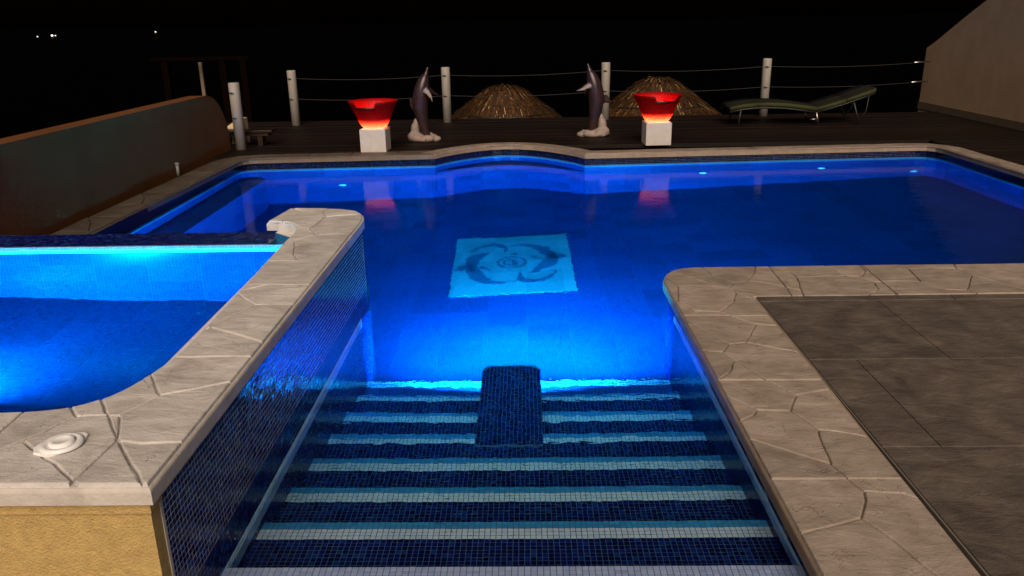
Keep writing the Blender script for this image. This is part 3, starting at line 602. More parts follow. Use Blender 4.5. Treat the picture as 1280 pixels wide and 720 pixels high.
# ================================================================== RIGHT COPING AND PATIO
ri = [(0.875, 1.4), (0.875, 4.86), (0.882, 4.95), (0.91, 5.05), (0.96, 5.12), (1.03, 5.17), (1.13, 5.195)] + [(5.3, 5.215)]
ro = [(5.3, 4.60), (1.375, 4.565), (1.362, 1.4)]
rfoot = ccw(ri + ro)
rc = struct(prism('coping', rfoot, -0.066, -0.012, M['slab'], None, bevel=0.016))
a_, c_, d_, b_ = (820, 320, 5.142), (870, 440, 5.142), (960, 560, 4.5), (1040, 310, 5.142)
CR = [(a_, [(60, 135), (140, 190)]), (a_, [(140, 190), (145, 290)]), (a_, [(140, 190), (260, 185), (390, 190)]), (a_, [(85, 88), (240, 140), (390, 190)]), (a_, [(390, 190), (460, 208), (570, 258), (640, 275)]),
      (a_, [(280, 60), (360, 120), (505, 170)]), (a_, [(505, 170), (460, 208)]), (a_, [(505, 170), (590, 158), (690, 170), (935, 218)]), (a_, [(640, 60), (635, 100), (590, 158)]), (a_, [(720, 60), (830, 190), (905, 300)]),
      (a_, [(1080, 55), (1220, 125)]), (a_, [(1260, 124), (1220, 125), (905, 135)]), (a_, [(905, 135), (935, 218), (950, 260)]), (a_, [(905, 135), (860, 100), (720, 60)]),
      (a_, [(145, 290), (245, 350), (410, 355)]), (a_, [(410, 355), (500, 290), (515, 232)]), (a_, [(410, 355), (600, 425), (760, 440)]), (a_, [(175, 380), (730, 380)]),
      (a_, [(195, 410), (330, 490), (470, 560)]), (a_, [(470, 560), (580, 550), (640, 440)]), (a_, [(580, 550), (930, 618)]), (a_, [(470, 560), (430, 615)]), (a_, [(300, 603), (430, 615)]), (a_, [(145, 290), (110, 275)]),
      (c_, [(173, -2), (430, 165), (645, 275)]), (c_, [(250, 50), (215, 130), (150, 170)]), (c_, [(140, 175), (820, 175)]), (c_, [(645, 275), (740, 255), (860, 236)]), (c_, [(645, 275), (610, 375)]), (c_, [(610, 375), (390, 368), (220, 290)]),
      (c_, [(610, 375), (700, 435), (785, 495)]), (c_, [(785, 495), (900, 505), (1130, 545)]), (c_, [(785, 495), (810, 580), (870, 718)]), (c_, [(380, 565), (600, 635), (870, 718)]), (c_, [(390, 368), (375, 400), (330, 420)]),
      (d_, [(357, 88), (540, 240)]), (d_, [(45, 170), (770, 170)]), (d_, [(540, 240), (770, 255), (890, 300)]), (d_, [(540, 240), (550, 290), (525, 390)]), (d_, [(525, 390), (400, 425), (215, 470)]), (d_, [(525, 390), (700, 510), (960, 720), (1150, 830), (1420, 900)]),
      (b_, [(160, 90), (215, 145), (190, 182)]), (b_, [(-10, 130), (80, 178), (190, 182)]), (b_, [(190, 182), (270, 215), (300, 260), (420, 300)]), (b_, [(300, 260), (240, 300)]), (b_, [(170, 90), (440, 310)]), (b_, [(270, 215), (420, 208), (570, 212)]), (b_, [(420, 100), (490, 130), (570, 212), (730, 265), (880, 268), (960, 300)]), (b_, [(490, 130), (600, 125), (800, 128), (780, 85)]),
      (b_, [(800, 128), (900, 170), (1300, 285)]), (b_, [(900, 170), (870, 268)]), (b_, [(960, 90), (1300, 155)])]
cr = [zoom(*r, p, 0) for r, p in CR]
cr += [[(0.8, 1.75), (1.12, 1.82), (1.42, 1.70)], [(3.55, 5.3), (3.7, 4.9), (3.95, 4.5)], [(3.7, 4.9), (4.3, 4.85), (4.4, 5.3)], [(4.3, 4.85), (4.55, 4.5)], [(4.4, 5.0), (5.4, 4.9)], [(4.9, 5.3), (4.95, 4.5)]]
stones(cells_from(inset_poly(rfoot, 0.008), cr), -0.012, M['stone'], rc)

patio = struct(prism('patio', [(1.367, -4), (9, -4), (9, 4.62), (5.32, 4.62), (5.32, 4.598), (1.378, 4.563)], -0.12, -0.010, M['joint']))
bm = bmesh.new()
for lo, hi in (((-9, -6, -.14), (XL-.02, 1.84, -.012)), ((XL-.02, -6, -.30), (0.87, 1.585, -.0121)), ((0.87, -6, -.14), (1.36, 1.385, -.0122)), ((1.36, -6, -.14), (9, -4.02, -.0123))): box_bm(bm, lo, hi)
struct(from_bm('patio_base', bm, M['slate']))
def slab_tile(x0, x1, y0, y1):
    bm = bmesh.new(); box_bm(bm, (x0, y0, -0.02), (x1, y1, -0.004+random.gauss(0, .0006)), 0.0025); from_bm('floor_tile', bm, M['slate'], patio)
rows_ = [(4.4935, 4.575, 2.53), (3.636, 4.4885, 2.07), (2.788, 3.631, 1.609), (1.94, 2.783, 2.06), (1.09, 1.935, 1.61), (0.24, 1.085, 2.06)]
for y0_, y1_, xj in rows_:
    xs = [1.380] + [xj+0.925*k for k in range(0, 7) if xj+0.925*k < 6.8] + [7.0]
    for xa, xb in zip(xs, xs[1:]): slab_tile(xa+.0025, xb-.0025, y0_, y1_)

# ================================================================== FAR AND SIDE COPING, DECK
def coping_run(name, inner_l, width, zt, mat_slab, mat_stone, unit=0.55):
    outer = []
    for i, p in enumerate(inner_l):
        a, b = np.array(inner_l[max(i-1, 0)]), np.array(inner_l[min(i+1, len(inner_l)-1)]); t = (b-a)/np.linalg.norm(b-a); outer.append((p[0]+t[1]*-width, p[1]+t[0]*width))
    foot_ = ccw(list(inner_l)+outer[::-1]); o = struct(prism(name, foot_, zt-0.066, zt-0.012, mat_slab, None, bevel=0.012))
    cracks = []; acc = 0.0; nxt = unit*0.6; k = 0
    for i in range(len(inner_l)-1):
        a, b = np.array(inner_l[i]), np.array(inner_l[i+1]); oa, ob = np.array(outer[i]), np.array(outer[i+1]); d = np.linalg.norm(b-a)
        while nxt < acc+d:
            t = (nxt-acc)/d; p = a+(b-a)*t; q = oa+(ob-oa)*t; tt = (b-a)/d; k += 1
            cracks.append([p, q])
            if k % 2: 
                m_ = p+(q-p)*random.uniform(.4, .6)+tt*random.uniform(.12, .3); cracks.append([p+(q-p)*random.uniform(.05, .3), m_, q+tt*random.uniform(.4, .6)]); cracks.append([m_, p+tt*random.uniform(.3, .5)])
            nxt += unit*random.uniform(.85, 1.1)
        acc += d
    stones(cells_from(inset_poly(foot_, 0.008), cracks, 0.02), zt-0.012, mat_stone, o)
    return o
def push(p, d):                                                          # overhang the pool edge
    return p
far_line = [(-3.585, 5.0), (-3.575, 9.84), (-3.545, 9.95), (-3.48, 10.02), (-3.40, 10.05), (-1.164, 10.195)] + [(x, y-.03) for x, y in far_bay()[::-1]] + [(0.745, 10.055), (5.0, 10.315), (5.11, 10.295), (5.185, 10.21), (5.215, 10.05), (5.22, 5.22)]
coping_run('coping', far_line[:6], 0.33, 0.0, M['skirt'], M['shade_stone'])
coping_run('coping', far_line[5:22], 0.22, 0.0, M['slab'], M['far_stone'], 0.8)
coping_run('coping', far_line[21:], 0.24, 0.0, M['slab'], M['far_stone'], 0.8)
deck = struct(bpy.data.objects.new('deck', None)); col.objects.link(deck)
bm = bmesh.new(); box_bm(bm, (5.35, 4.63, -0.5), (9.0, 10.3, -0.06)); box_bm(bm, (-4.2, 4.5, -0.5), (-3.66, 10.5, -0.07)); from_bm('deck_base', bm, M['wood_f'], deck)
prism('deck_base', [(-5.2, 14.05), (-5.2, 10.52), (-3.7, 10.52), (-3.7, 10.18), (-3.4, 10.18), (-1.2, 10.33)]+[(x, y+.1) for x, y in far_bay()[::-1]]+[(0.80, 10.2), (5.0, 10.45), (5.34, 10.32), (7.06, 10.32), (7.06, 14.05)], -0.5, -0.06, M['wood_f'], deck)
def edge_y(x):                                                           # where the far coping ends and the planks begin
    if x < -3.5: return 9.98
    ys = [p[1] for p in far_line[4:19]]; xs_ = [p[0] for p in far_line[4:19]]
    return float(np.interp(x, xs_, ys))+0.16
pw = 0.142; k = 0; yy = 9.98
bmp_x = np.linspace(-5.18, 7.05, 60)
while yy < 14.04:
    spans = []; cur = None
    for x in bmp_x:
        ok = yy > edge_y(x)
        if x > 5.35: ok = True
        if ok and cur is None: cur = x
        if not ok and cur is not None: spans.append((cur, x)); cur = None
    if cur is not None: spans.append((cur, 7.05))
    for xa, xb in spans:
        if xb-xa > 0.05: box('plank', (xa, yy, -0.058), (xb, yy+pw-0.006, -0.008+random.gauss(0, .0008)), M['plank'], deck, 0.003)
    yy += pw
yy = 4.64
while yy < 9.95: box('plank', (5.45, yy, -0.058), (7.05, yy+pw-0.006, -0.008+random.gauss(0, .0008)), M['plank'], deck, 0.003); yy += pw

# ================================================================== WALLS
def yz_prism(name, prof, x0, x1, mat, parent=None, bevel=0.0):
    bm = bmesh.new(); a = [bm.verts.new((x0, y, z)) for y, z in prof]; b = [bm.verts.new((x1, y, z)) for y, z in prof]; n = len(prof)
    bm.faces.new(a); bm.faces.new(b[::-1])
    for i in range(n): bm.faces.new((a[i], b[i], b[(i+1) % n], a[(i+1) % n]))
    bmesh.ops.triangulate(bm, faces=[f for f in bm.faces if len(f.verts) > 4]); return from_bm(name, bm, mat, parent)
prof = [(-1.0, -1.0), (10.87, -1.0), (10.87, 0.1)] + [(10.87-0.66*(1-math.cos(t)), 0.1+0.665*math.sin(t)) for t in [math.radians(a) for a in range(6, 91, 7)]] + [(-1.0, 0.765)]
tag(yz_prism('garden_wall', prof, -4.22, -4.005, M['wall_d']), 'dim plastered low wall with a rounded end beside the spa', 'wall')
rw = thing('garden_wall', 'tall warm plastered wall with a curved top beside the dark lounger', 'wall', (0, 0, 0))
prof = [(14.75, -1.0), (14.75, 1.02), (14.4, 1.16), (14.0, 1.35), (13.5, 1.58), (13.0, 1.80), (12.4, 2.03), (11.6, 2.22), (10.5, 2.30), (4.6, 2.30), (4.6, -1.0)]
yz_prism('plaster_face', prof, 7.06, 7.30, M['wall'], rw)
box('skirting', (7.045, 4.62, -0.02), (7.062, 14.76, 0.105), M['skirt'], rw)
st = thing('pipe_stub', 'short pale pipe stub at the foot of the low wall', 'pipe', (-4.0, 9.0, 0))
tube('pipe', [(-3.97, 9.03, -0.02), (-3.97, 9.03, 0.10)], 0.018, M['white'], st, 10); tube('pipe_cap', [(-3.97, 9.03, 0.098), (-3.97, 9.03, 0.125)], 0.024, M['white'], st, 10)

# ================================================================== FENCE
def post(x, y, top, parent, name='post', r=0.072):
    o = lathe(name, [(0, top), (r-.012, top), (r-.003, top-.006), (r, top-.018), (r, -.02), (0, -.02)], M['white'], parent, (x, y, 0), 24)
    for z in (top-.13, top-.46):
        tube('bolt', [(x-.02, y-r-.012, z), (x-.02, y-r+.01, z)], .012, M['black'], o, 8); tube('eye', [(x-.05, y-r-.01, z+.004), (x+.012, y-r-.012, z-.004)], .007, M['black'], o, 8)
    return o
fp = thing('fence_post', 'white round post standing beside the rounded end of the low wall', 'post', (-3.866, 10.883, 0)); post(-3.866, 10.883, 0.875, fp)
fence = thing('rope_fence', 'row of white round posts joined by two ropes along the deck edge', 'fence', (0, 13.7, 0))
PO = [(-3.83, 13.52, .88), (-1.305, 13.64, .885), (1.345, 13.72, .915), (4.03, 13.84, .93)]
for x, y, t in PO: post(x, y, t, fence)
ends = PO + [(7.06, 14.55, .93)]
def sag(a, b, d, n=14): return [tuple(np.array(a)+(np.array(b)-np.array(a))*k/n+np.array([0, 0, -4*d*(k/n)*(1-k/n)])) for k in range(n+1)]
for a, b in zip(ends, ends[1:]):
    for dz in (.13, .46):
        za = a[2]-dz; zbb = b[2]-dz
        tube('rope', sag((a[0]+.07, a[1]-.02, za), (b[0]-(.07 if b[0] < 7 else 0), b[1]-.02, zbb), 0.04), .0045, M['rope'], fence, 6)
        if b[0] > 7: tube('turnbuckle', [(6.72, 14.42, zbb-.008), (7.0, 14.53, zbb)], .014, M['steel'], fence, 8)

# ================================================================== BOWLS ON PEDESTALS
def red_glass(inner):
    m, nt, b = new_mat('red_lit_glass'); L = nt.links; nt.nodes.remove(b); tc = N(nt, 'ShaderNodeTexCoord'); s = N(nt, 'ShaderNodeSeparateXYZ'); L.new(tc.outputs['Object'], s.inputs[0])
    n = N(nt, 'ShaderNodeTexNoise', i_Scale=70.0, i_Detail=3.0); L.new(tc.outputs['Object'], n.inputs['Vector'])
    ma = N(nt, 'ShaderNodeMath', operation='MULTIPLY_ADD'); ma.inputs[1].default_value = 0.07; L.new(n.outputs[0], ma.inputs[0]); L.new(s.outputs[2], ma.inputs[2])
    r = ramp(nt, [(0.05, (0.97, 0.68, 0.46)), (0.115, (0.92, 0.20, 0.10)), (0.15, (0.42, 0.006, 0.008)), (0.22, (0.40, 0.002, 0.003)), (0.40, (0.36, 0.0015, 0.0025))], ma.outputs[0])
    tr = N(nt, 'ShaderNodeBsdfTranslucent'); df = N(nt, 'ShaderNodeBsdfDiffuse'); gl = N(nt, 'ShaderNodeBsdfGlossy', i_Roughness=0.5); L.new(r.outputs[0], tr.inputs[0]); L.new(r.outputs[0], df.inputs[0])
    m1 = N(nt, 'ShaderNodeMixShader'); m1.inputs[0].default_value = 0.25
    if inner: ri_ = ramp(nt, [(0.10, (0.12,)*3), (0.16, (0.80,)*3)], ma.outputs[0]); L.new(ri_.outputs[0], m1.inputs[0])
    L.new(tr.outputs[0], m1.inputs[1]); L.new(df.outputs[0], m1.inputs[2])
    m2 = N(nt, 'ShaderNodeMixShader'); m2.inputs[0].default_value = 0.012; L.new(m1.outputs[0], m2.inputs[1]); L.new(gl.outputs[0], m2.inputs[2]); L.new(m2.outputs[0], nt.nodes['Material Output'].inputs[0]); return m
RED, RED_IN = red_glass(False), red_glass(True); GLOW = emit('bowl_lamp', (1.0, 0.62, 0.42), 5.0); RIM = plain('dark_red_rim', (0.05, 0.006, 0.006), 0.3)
def bowl(x, y, zb, a0, a1, label, grp):
    t = thing('lit_bowl', label, 'bowl lamp', (x, y, zb), grp); n = 96
    prof = [(0.125, 0.0), (0.150, 0.008), (0.175, 0.035), (0.196, 0.075), (0.232, 0.155), (0.268, 0.235), (0.300, 0.300), (0.325, 0.345)]
    bm = bmesh.new(); out, inn = [], []
    for k in range(n):
        a = 360*k/n - 180                                                # 0 faces the camera side (-y), positive to +x
        s_ = 1.0
        if a0 < a < a1: s_ = 0.80
        ca, sa = math.sin(math.radians(a)), -math.cos(math.radians(a)); o_, i_ = [], []
        for q, (r, z) in enumerate(prof):
            if z > 0.345*s_:
                z2 = 0.345*s_; r2 = float(np.interp(z2, [p[1] for p in prof], [p[0] for p in prof]))
            else: z2, r2 = z, r
            o_.append(bm.verts.new((r2*ca, r2*sa, z2))); i_.append(bm.verts.new(((r2-.010)*ca, (r2-.010)*sa, z2+(.008 if q < 2 else 0))))
        out.append(o_); inn.append(i_)
    for k in range(n):
        k2 = (k+1) % n
        for q in range(len(prof)-1):
            for R_, fl in ((out, 0), (inn, 1)):
                v = [R_[k][q], R_[k2][q], R_[k2][q+1], R_[k][q+1]]
                try: bm.faces.new(v if not fl else v[::-1]).material_index = fl
                except ValueError: pass
        bm.faces.new((out[k][-1], out[k2][-1], inn[k2][-1], inn[k][-1]))
    bm.faces.new([o_[0] for o_ in out][::-1])
    bmesh.ops.remove_doubles(bm, verts=bm.verts, dist=0.0003)
    me = bpy.data.meshes.new('glass_shell'); bm.to_mesh(me); bm.free(); me.polygons.foreach_set('use_smooth', [True]*len(me.polygons))
    o = link('glass_shell', me, [RED, RED_IN], t); o.matrix_parent_inverse = Matrix()
    am = [math.radians(a0+(a1-a0)*k/12) for k in range(13)]
    o = tube('spill_lip', [(0.302*math.sin(a), -0.302*math.cos(a), 0.345*.80-.004) for a in am], .011, RIM, t, 8); o.matrix_parent_inverse = Matrix()
    loc_lathe('lamp', [(0.0, 0.035), (0.05, 0.033), (0.07, 0.022), (0.075, 0.010)], GLOW, t, n=24)
    ld = bpy.data.lights.new('bowl_bulb', 'POINT'); ld.energy = 10.0; ld.color = (1.0, 0.5, 0.32); ld.shadow_soft_size = 0.04
    lo = bpy.data.objects.new('bowl_bulb', ld); col.objects.link(lo); lo.location = (x, y, zb+.055); return t
def pedestal(x, y, yaw, label, grp, h=0.295, s=0.168):
    bm = bmesh.new(); box_bm(bm, (-s, -s, 0), (s, s, h), 0.006); me_o = from_bm('block', bm, M['white_block']); t = thing('pedestal', label, 'pedestal', (x, y, -0.006), grp)
    me_o.parent = t; t.rotation_euler.z = yaw; bm = bmesh.new(); box_bm(bm, (-s+.02, -s+.02, h), (s-.02, s-.02, h+.004), 0.0); o = from_bm('top_plate', bm, M['mortar']); o.parent = t
pedestal(-1.975, 10.60, math.radians(-2), 'white cube pedestal under the lit bowl with only dark rope fence behind', 'bowl pedestals')
pedestal(1.755, 10.84, math.radians(2), 'white cube pedestal under the lit bowl in front of the thatched roof', 'bowl pedestals')
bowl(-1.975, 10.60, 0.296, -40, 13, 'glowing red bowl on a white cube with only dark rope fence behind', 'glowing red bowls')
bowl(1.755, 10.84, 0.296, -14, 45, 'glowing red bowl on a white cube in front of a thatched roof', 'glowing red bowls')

# ================================================================== DOLPHIN STATUES
def dolphin_mat():
    m, nt, b = new_mat('patinated_bronze'); L = nt.links; tc = N(nt, 'ShaderNodeTexCoord'); n = N(nt, 'ShaderNodeTexNoise', i_Scale=7.0, i_Detail=6.0, i_Distortion=1.0); L.new(tc.outputs['Object'], n.inputs['Vector'])
    r = ramp(nt, [(0.32, (0.010, 0.008, 0.010)), (0.46, (0.05, 0.022, 0.018)), (0.58, (0.020, 0.017, 0.030)), (0.72, (0.13, 0.045, 0.032))], n.outputs[0]); L.new(r.outputs[0], b.inputs['Base Color'])
    b.inputs['Roughness'].default_value = 0.28; b.inputs['Metallic'].default_value = 0.25
    bp = N(nt, 'ShaderNodeBump', i_Strength=0.3, i_Distance=0.01); L.new(n.outputs[0], bp.inputs['Height']); L.new(bp.outputs[0], b.inputs['Normal']); return m
DOL = dolphin_mat()
def remeshed(bm, name, mat, parent, vox=0.009, smooth_it=6):
    me = bpy.data.meshes.new(name); bm.to_mesh(me); bm.free(); o = link(name, me, mat, parent); o.matrix_parent_inverse = Matrix()
    r = o.modifiers.new('r', 'REMESH'); r.mode = 'VOXEL'; r.voxel_size = vox; r.use_smooth_shade = True
    s = o.modifiers.new('s', 'SMOOTH'); s.factor = 0.5; s.iterations = smooth_it; return o
def ell(bm, c, r, rot=None):
    mt = Matrix.Translation(c) @ (rot.to_4x4() if rot else Matrix()) @ Matrix.Diagonal((*r, 1)); bmesh.ops.create_icosphere(bm, subdivisions=3, radius=1.0, matrix=mt)
def fin(bm, a, b, w, th, nrm):                                           # swept blade from a to b
    a, b, nrm = Vector(a), Vector(b), Vector(nrm).normalized(); d = b-a; s = d.cross(nrm).normalized(); ring = []
    for t, ww, off in ((0, w, 0), (.35, w*.92, .02), (.7, w*.6, .05), (1.0, w*.14, .11)):
        c = a+d*t+s*off*0.7; ring.append([bm.verts.new(c+s*ww*x+nrm*th*y*(1-.6*t)) for x, y in ((-1, 0), (-.3, 1), (.5, .8), (1, 0), (.5, -.8), (-.3, -1))])
    for p, q in zip(ring, ring[1:]):
        for k in range(6): bm.faces.new((p[k], p[(k+1) % 6], q[(k+1) % 6], q[k]))
    bm.faces.new(ring[0][::-1]); bm.faces.new(ring[-1])
def dolphin(x, y, side, label, yaw=0.0):
    t = thing('dolphin_statue', label, 'statue', (x, y, -0.008), 'leaping dolphin statues'); s = side
    t.rotation_euler.z = yaw
    def P(u, v, d=0.0): return (s*u, d, v)
    bm = bmesh.new()
    pts = [(0.045, 0.06, .050), (0.010, 0.16, .062), (-0.012, 0.27, .078), (-0.030, 0.40, .096), (-0.035, 0.52, .108), (-0.022, 0.64, .110), (0.004, 0.75, .100), (0.030, 0.83, .082), (0.052, 0.885, .060), (0.066, 0.925, .036), (0.080, 0.970, .024), (0.092, 1.005, .018), (0.097, 1.018, .008)]
    fine = spline([(*p,) for p in pts], 4)
    tube_bm(bm, [P(p[0], p[1]) for p in fine], [max(.006, p[2]) for p in fine], 20)
    fin(bm, P(0.04, .74, -.07), P(0.21, .60, -.13), .065, .016, P(.3, .2, -1)); fin(bm, P(0.04, .74, .07), P(0.16, .58, .15), .06, .016, P(.3, .2, 1))
    fin(bm, P(-.115, .56), P(-.19, .43), .075, .018, (0, 1, 0)); fin(bm, P(.04, .08, 0), P(.10, .03, -.16), .06, .014, (0, 0, 1)); fin(bm, P(.04, .08, 0), P(.10, .03, .16), .06, .014, (0, 0, 1))
    for d in (-.062, .062): ell(bm, P(.045, .835, d), (.012, .008, .012))
    remeshed(bm, 'body', DOL, t, 0.010, 4)
    bm = bmesh.new()
    for u, v, d, r in ((-.10, .05, 0, (.12, .13, .07)), (.02, .035, -.02, (.16, .14, .055)), (.14, .03, .0, (.10, .10, .05)), (-.13, .15, .02, (.062, .07, .12)), (-.105, .25, .02, (.045, .05, .075)), (-.17, .07, -.03, (.06, .07, .07)), (.06, .05, -.11, (.09, .05, .05))):
        ell(bm, P(u, v, d), r)
    for _ in range(14): a = random.uniform(0, 6.28); ell(bm, P(-.03+.17*math.cos(a), .03+random.uniform(0, .05), .12*math.sin(a)), (.04, .035, .035))
    remeshed(bm, 'splash_base', M['splash'], t, 0.011, 5)
dolphin(-1.43, 11.42, 1, 'bronze dolphin statue on a white splash base, standing clear beside a white post', 0.0)
dolphin(0.98, 11.66, -1, 'darker bronze dolphin statue on a white splash base in front of a white post', 0.0)

# ================================================================== LOUNGER
lg = thing('sun_lounger', 'sun lounger with dark green cushion and lime piping on the wooden deck', 'lounger', (4.2, 12.7, -0.008))
base = [(3.13, .235), (3.33, .272), (3.535, .290), (3.76, .290), (3.98, .278), (4.22, .248), (4.445, .212)]; back = [(4.455, .214), (4.66, .268), (4.872, .330)]; head = [(4.885, .335), (5.09, .405), (5.30, .480)]
def cushion(path, th=.062, yA=12.48, yB=13.10):
    def strip(name, a, b, z0, z1, mat):
        bm = bmesh.new(); rows__ = []
        for x, z in path: rows__.append([bm.verts.new((x, a, z+z0)), bm.verts.new((x, b, z+z0)), bm.verts.new((x, b, z+z1)), bm.verts.new((x, a, z+z1))])
        for p, q in zip(rows__, rows__[1:]):
            for k in range(4): bm.faces.new((p[k], p[(k+1) % 4], q[(k+1) % 4], q[k]))
        bm.faces.new(rows__[0]); bm.faces.new(rows__[-1][::-1]); bmesh.ops.bevel(bm, geom=[e for e in bm.edges if e.is_manifold and e.calc_face_angle(0) > 1.0], offset=.010, segments=2, affect='EDGES')
        return from_bm(name, bm, mat, lg, True)
    c = strip('cushion', yA+.006, yB, .006, th+.006, M['green'])
    p = strip('piping', yA-.006, yA+.012, -.002, th-.006, M['lime'])
    q = strip('stripe', yA+.28, yA+.36, th-.01, th+.0085, M['stripe_f']); return c
for pth in (base[:3], base[2:], back, head): cushion([(x+.004*i/len(pth), z) for i, (x, z) in enumerate(pth)])
for yv in (12.50, 13.07):
    tube('side_rail', [(x, yv, z-.022) for x, z in base], .016, M['black'], lg, 8); tube('back_rail', [(x, yv, z-.02) for x, z in back+head], .014, M['black'], lg, 8)
    tube('leg', [(3.30, yv, .255), (3.27, yv, .0)], .014, M['black'], lg, 8); tube('leg', [(4.45, yv, .19), (4.50, yv, .0)], .009, M['steel'], lg, 8); tube('leg', [(5.0, yv, .33), (5.12, yv, .0)], .014, M['black'], lg, 8); tube('strut', [(5.22, yv, .45), (5.20, yv, .20), (5.10, yv, .05)], .007, M['black'], lg, 6)
tube('cross_bar', [(4.36, 12.50, .085), (4.49, 12.50, .09)], .006, M['steel'], lg, 6); tube('axle', [(4.49, 12.50, .05), (4.49, 13.07, .05)], .010, M['black'], lg, 8)

# ================================================================== BESIDE THE DECK
cr_p = thing('stair_pillar', 'cream plastered pillar with a sloping top behind the white post', 'pillar', (-4.1, 11.55, 0))
bm = bmesh.new(); pr = [(-4.27, -0.5), (-3.985, -0.5), (-3.985, .345), (-4.05, .345), (-4.265, .215)]
a = [bm.verts.new((x, 11.42, z)) for x, z in pr]; b = [bm.verts.new((x, 11.60, z)) for x, z in pr]; bm.faces.new(a); bm.faces.new(b[::-1])
for i in range(5): bm.faces.new((a[i], b[i], b[(i+1) % 5], a[(i+1) % 5]))
from_bm('shaft', bm, M['cream'], cr_p)
bn = thing('low_bench', 'dark low wooden bench behind the white post', 'bench', (-4.0, 11.2, -0.008))
box('seat', (-4.28, 11.10, .185), (-3.50, 11.34, .215), M['wood'], bn, .004); box('apron', (-4.20, 11.13, .135), (-3.56, 11.31, .184), M['wood'], bn, .003)
for xx in (-4.20, -3.72): box('leg', (xx, 11.14, -.002), (xx+.07, 11.30, .134), M['wood'], bn, .003)
pg = thing('timber_frame', 'dark timber frame of posts and beams rising beyond the low wall', 'frame', (-5.8, 15, -3))
for xx in (-6.62, -5.56, -5.18): box('post', (xx, 15.0, -3.0), (xx+.12, 15.12, 1.0), M['wood_f'], pg, .004)
box('beam', (-6.8, 14.99, 1.0), (-5.0, 15.13, 1.06), M['wood_f'], pg, .004); box('rail', (-5.44, 15.02, .2), (-5.18, 15.10, .28), M['wood_f'], pg)
tp = thing('thin_post', 'thin pale post rising behind the low wall', 'post', (-5.94, 15.4, -3)); box('shaft', (-6.09, 15.4, -3.0), (-6.03, 15.46, .95), M['skirt'], tp, .003); box('foot', (-6.16, 15.34, -3.0), (-5.96, 15.54, -2.9), M['skirt'], tp)

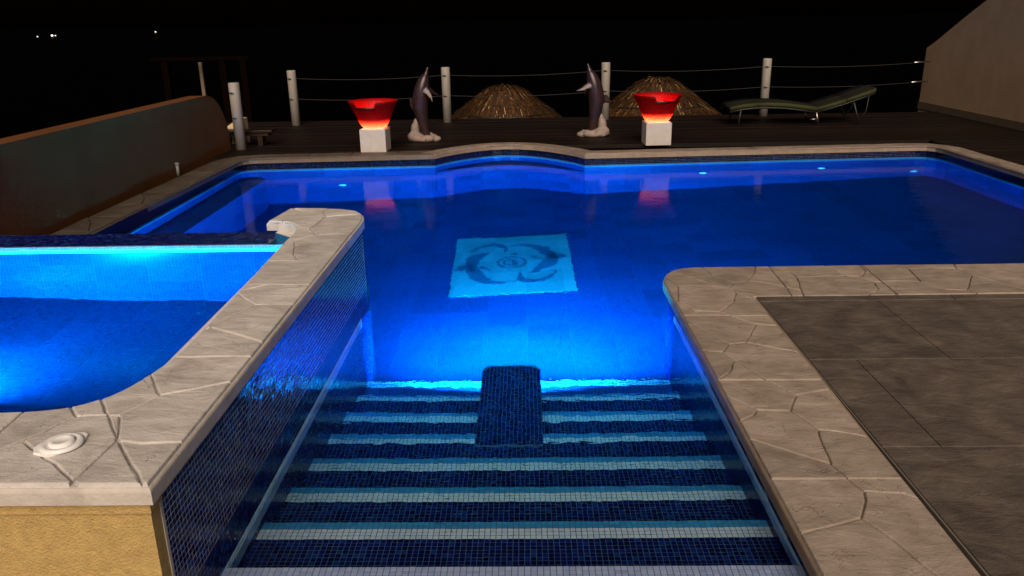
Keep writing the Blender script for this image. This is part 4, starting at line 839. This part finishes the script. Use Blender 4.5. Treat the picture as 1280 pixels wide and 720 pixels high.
# ================================================================== THATCHED ROOFS
def thatch_mat():
    m, nt, b = new_mat('thatch'); L = nt.links; at = N(nt, 'ShaderNodeAttribute', attribute_name='tint')
    r = ramp(nt, [(0, (0.010, 0.004, 0.0015)), (0.5, (0.045, 0.019, 0.005)), (0.9, (0.13, 0.056, 0.015)), (1, (0.5, 0.32, 0.14))], at.outputs['Fac']); L.new(r.outputs[0], b.inputs['Base Color']); b.inputs['Roughness'].default_value = 0.55; return m
TH = thatch_mat(); UNDER = plain('thatch_underlay', (0.025, 0.014, 0.007), 0.9)
def palapa(cx, cy, apex, label):
    t = thing('thatched_umbrella', label, 'thatched roof', (cx, cy, -3.0), 'thatched umbrellas below the deck')
    pr = [(0.02, 0.0), (0.30, -.03), (0.52, -.13), (0.80, -.34), (1.30, -.72), (1.85, -1.12)]
    o = lathe('underlay', [(r*.97, z-.05) for r, z in pr], UNDER, t, (0, 0, apex+3.0), 32); o.matrix_parent_inverse = Matrix()
    n = 9500; vs_, fs, tint = [], [], []
    R_, Z_ = [p[0] for p in pr], [p[1] for p in pr]
    for k in range(n):
        a = random.uniform(0, 2*math.pi); r0 = math.sqrt(random.uniform(0.0, 1))*1.6; ln = random.uniform(.14, .34); ww = random.uniform(.004, .009); da = random.gauss(0, .035)
        lay = random.uniform(.0, .05); tn = min(1, max(0, random.gauss(.45, .25)))
        if random.random() < .012: tn = 1.0; ln *= .4
        pts_ = []
        for s_, ex in ((0, 0.0), (.5, .03), (1.0, .055*random.uniform(.2, 1.6))):
            r = r0+ln*s_; z = float(np.interp(r, R_, Z_, right=-1.12-(r-1.85)*.9))+lay+ex*.35+random.gauss(0, .012); pts_.append((r, a+da*s_, z))
        b0 = len(vs_)
        for r, aa, z in pts_:
            for sg in (-1, 1): vs_.append((r*math.cos(aa)-sg*ww*math.sin(aa), r*math.sin(aa)+sg*ww*math.cos(aa), z+apex+3.0))
        fs += [(b0, b0+1, b0+3, b0+2), (b0+2, b0+3, b0+5, b0+4)]; tint += [tn, tn]
    me = bpy.data.meshes.new('thatch'); me.from_pydata(vs_, [], fs); at = me.attributes.new('tint', 'FLOAT', 'FACE'); at.data.foreach_set('value', np.array(tint, np.float32)); o = stuff(link('thatch', me, TH, t)); o.matrix_parent_inverse = Matrix()
    ring_ = [(1.22*math.cos(a), 1.22*math.sin(a), apex+3.0-.60+.02*math.sin(5*a)) for a in [2*math.pi*k/40 for k in range(41)]]
    o = tube('binding_rope', ring_, .018, M['black'], t, 6); o.matrix_parent_inverse = Matrix()
    o = tube('pole', [(0, 0, 0), (0, 0, apex+2.7)], .07, M['wood_f'], t, 10); o.matrix_parent_inverse = Matrix()
palapa(-0.50, 20.0, 0.07, 'thatched umbrella roof showing below the rope between the two dolphin statues')
palapa(3.22, 20.0, 0.20, 'thatched umbrella roof behind a glowing red bowl')

# ================================================================== GROUND, SEA, FAR LIGHTS
def grid_sheet(name, x0, x1, y0, y1, z, mat):
    me = bpy.data.meshes.new(name); me.from_pydata([(x0, y0, z), (x1, y0, z), (x1, y1, z), (x0, y1, z)], [], [(0, 1, 2, 3)]); return struct(link(name, me, mat))
grid_sheet('sea', -4000, 4000, -300, 5000, -3.2, M['sea'])
grid_sheet('ground', -14, 16, -12, 36, -3.0, M['sand'])
LAMP = emit('far_lamp', (1.0, 0.93, 0.8), 6.0)
def far_lamp(px, py, dist, r, label, e):
    d = ray(px, py); p = CAM+d*(dist/d[1]); t = thing('distant_lamp', label, 'lamp', (p[0], p[1], -3.2)); h = p[2]+3.2
    o = tube('mast', [(0, 0, 0), (0, 0, h)], .12, M['black'], t, 6); o.matrix_parent_inverse = Matrix()
    o = loc_lathe('lantern', [(0, r), (r*.8, r*.6), (r, 0), (r*.7, -r*.6), (0, -r*.7)], emit('far_lamp', (1.0, .93, .82), e), t, n=12); o.location.z = h
far_lamp(47, 46, 420, .45, 'faintest of the tiny lamps in the dark distance', .25)
far_lamp(65.2, 44.6, 420, .55, 'brightest tiny white lamp in the dark distance', 1.6); far_lamp(69.3, 44.6, 420, .35, 'small dim lamp right beside the brightest distant lamp', .8)
far_lamp(194.5, 40, 420, .40, 'single tiny lamp standing apart in the dark distance', .8)
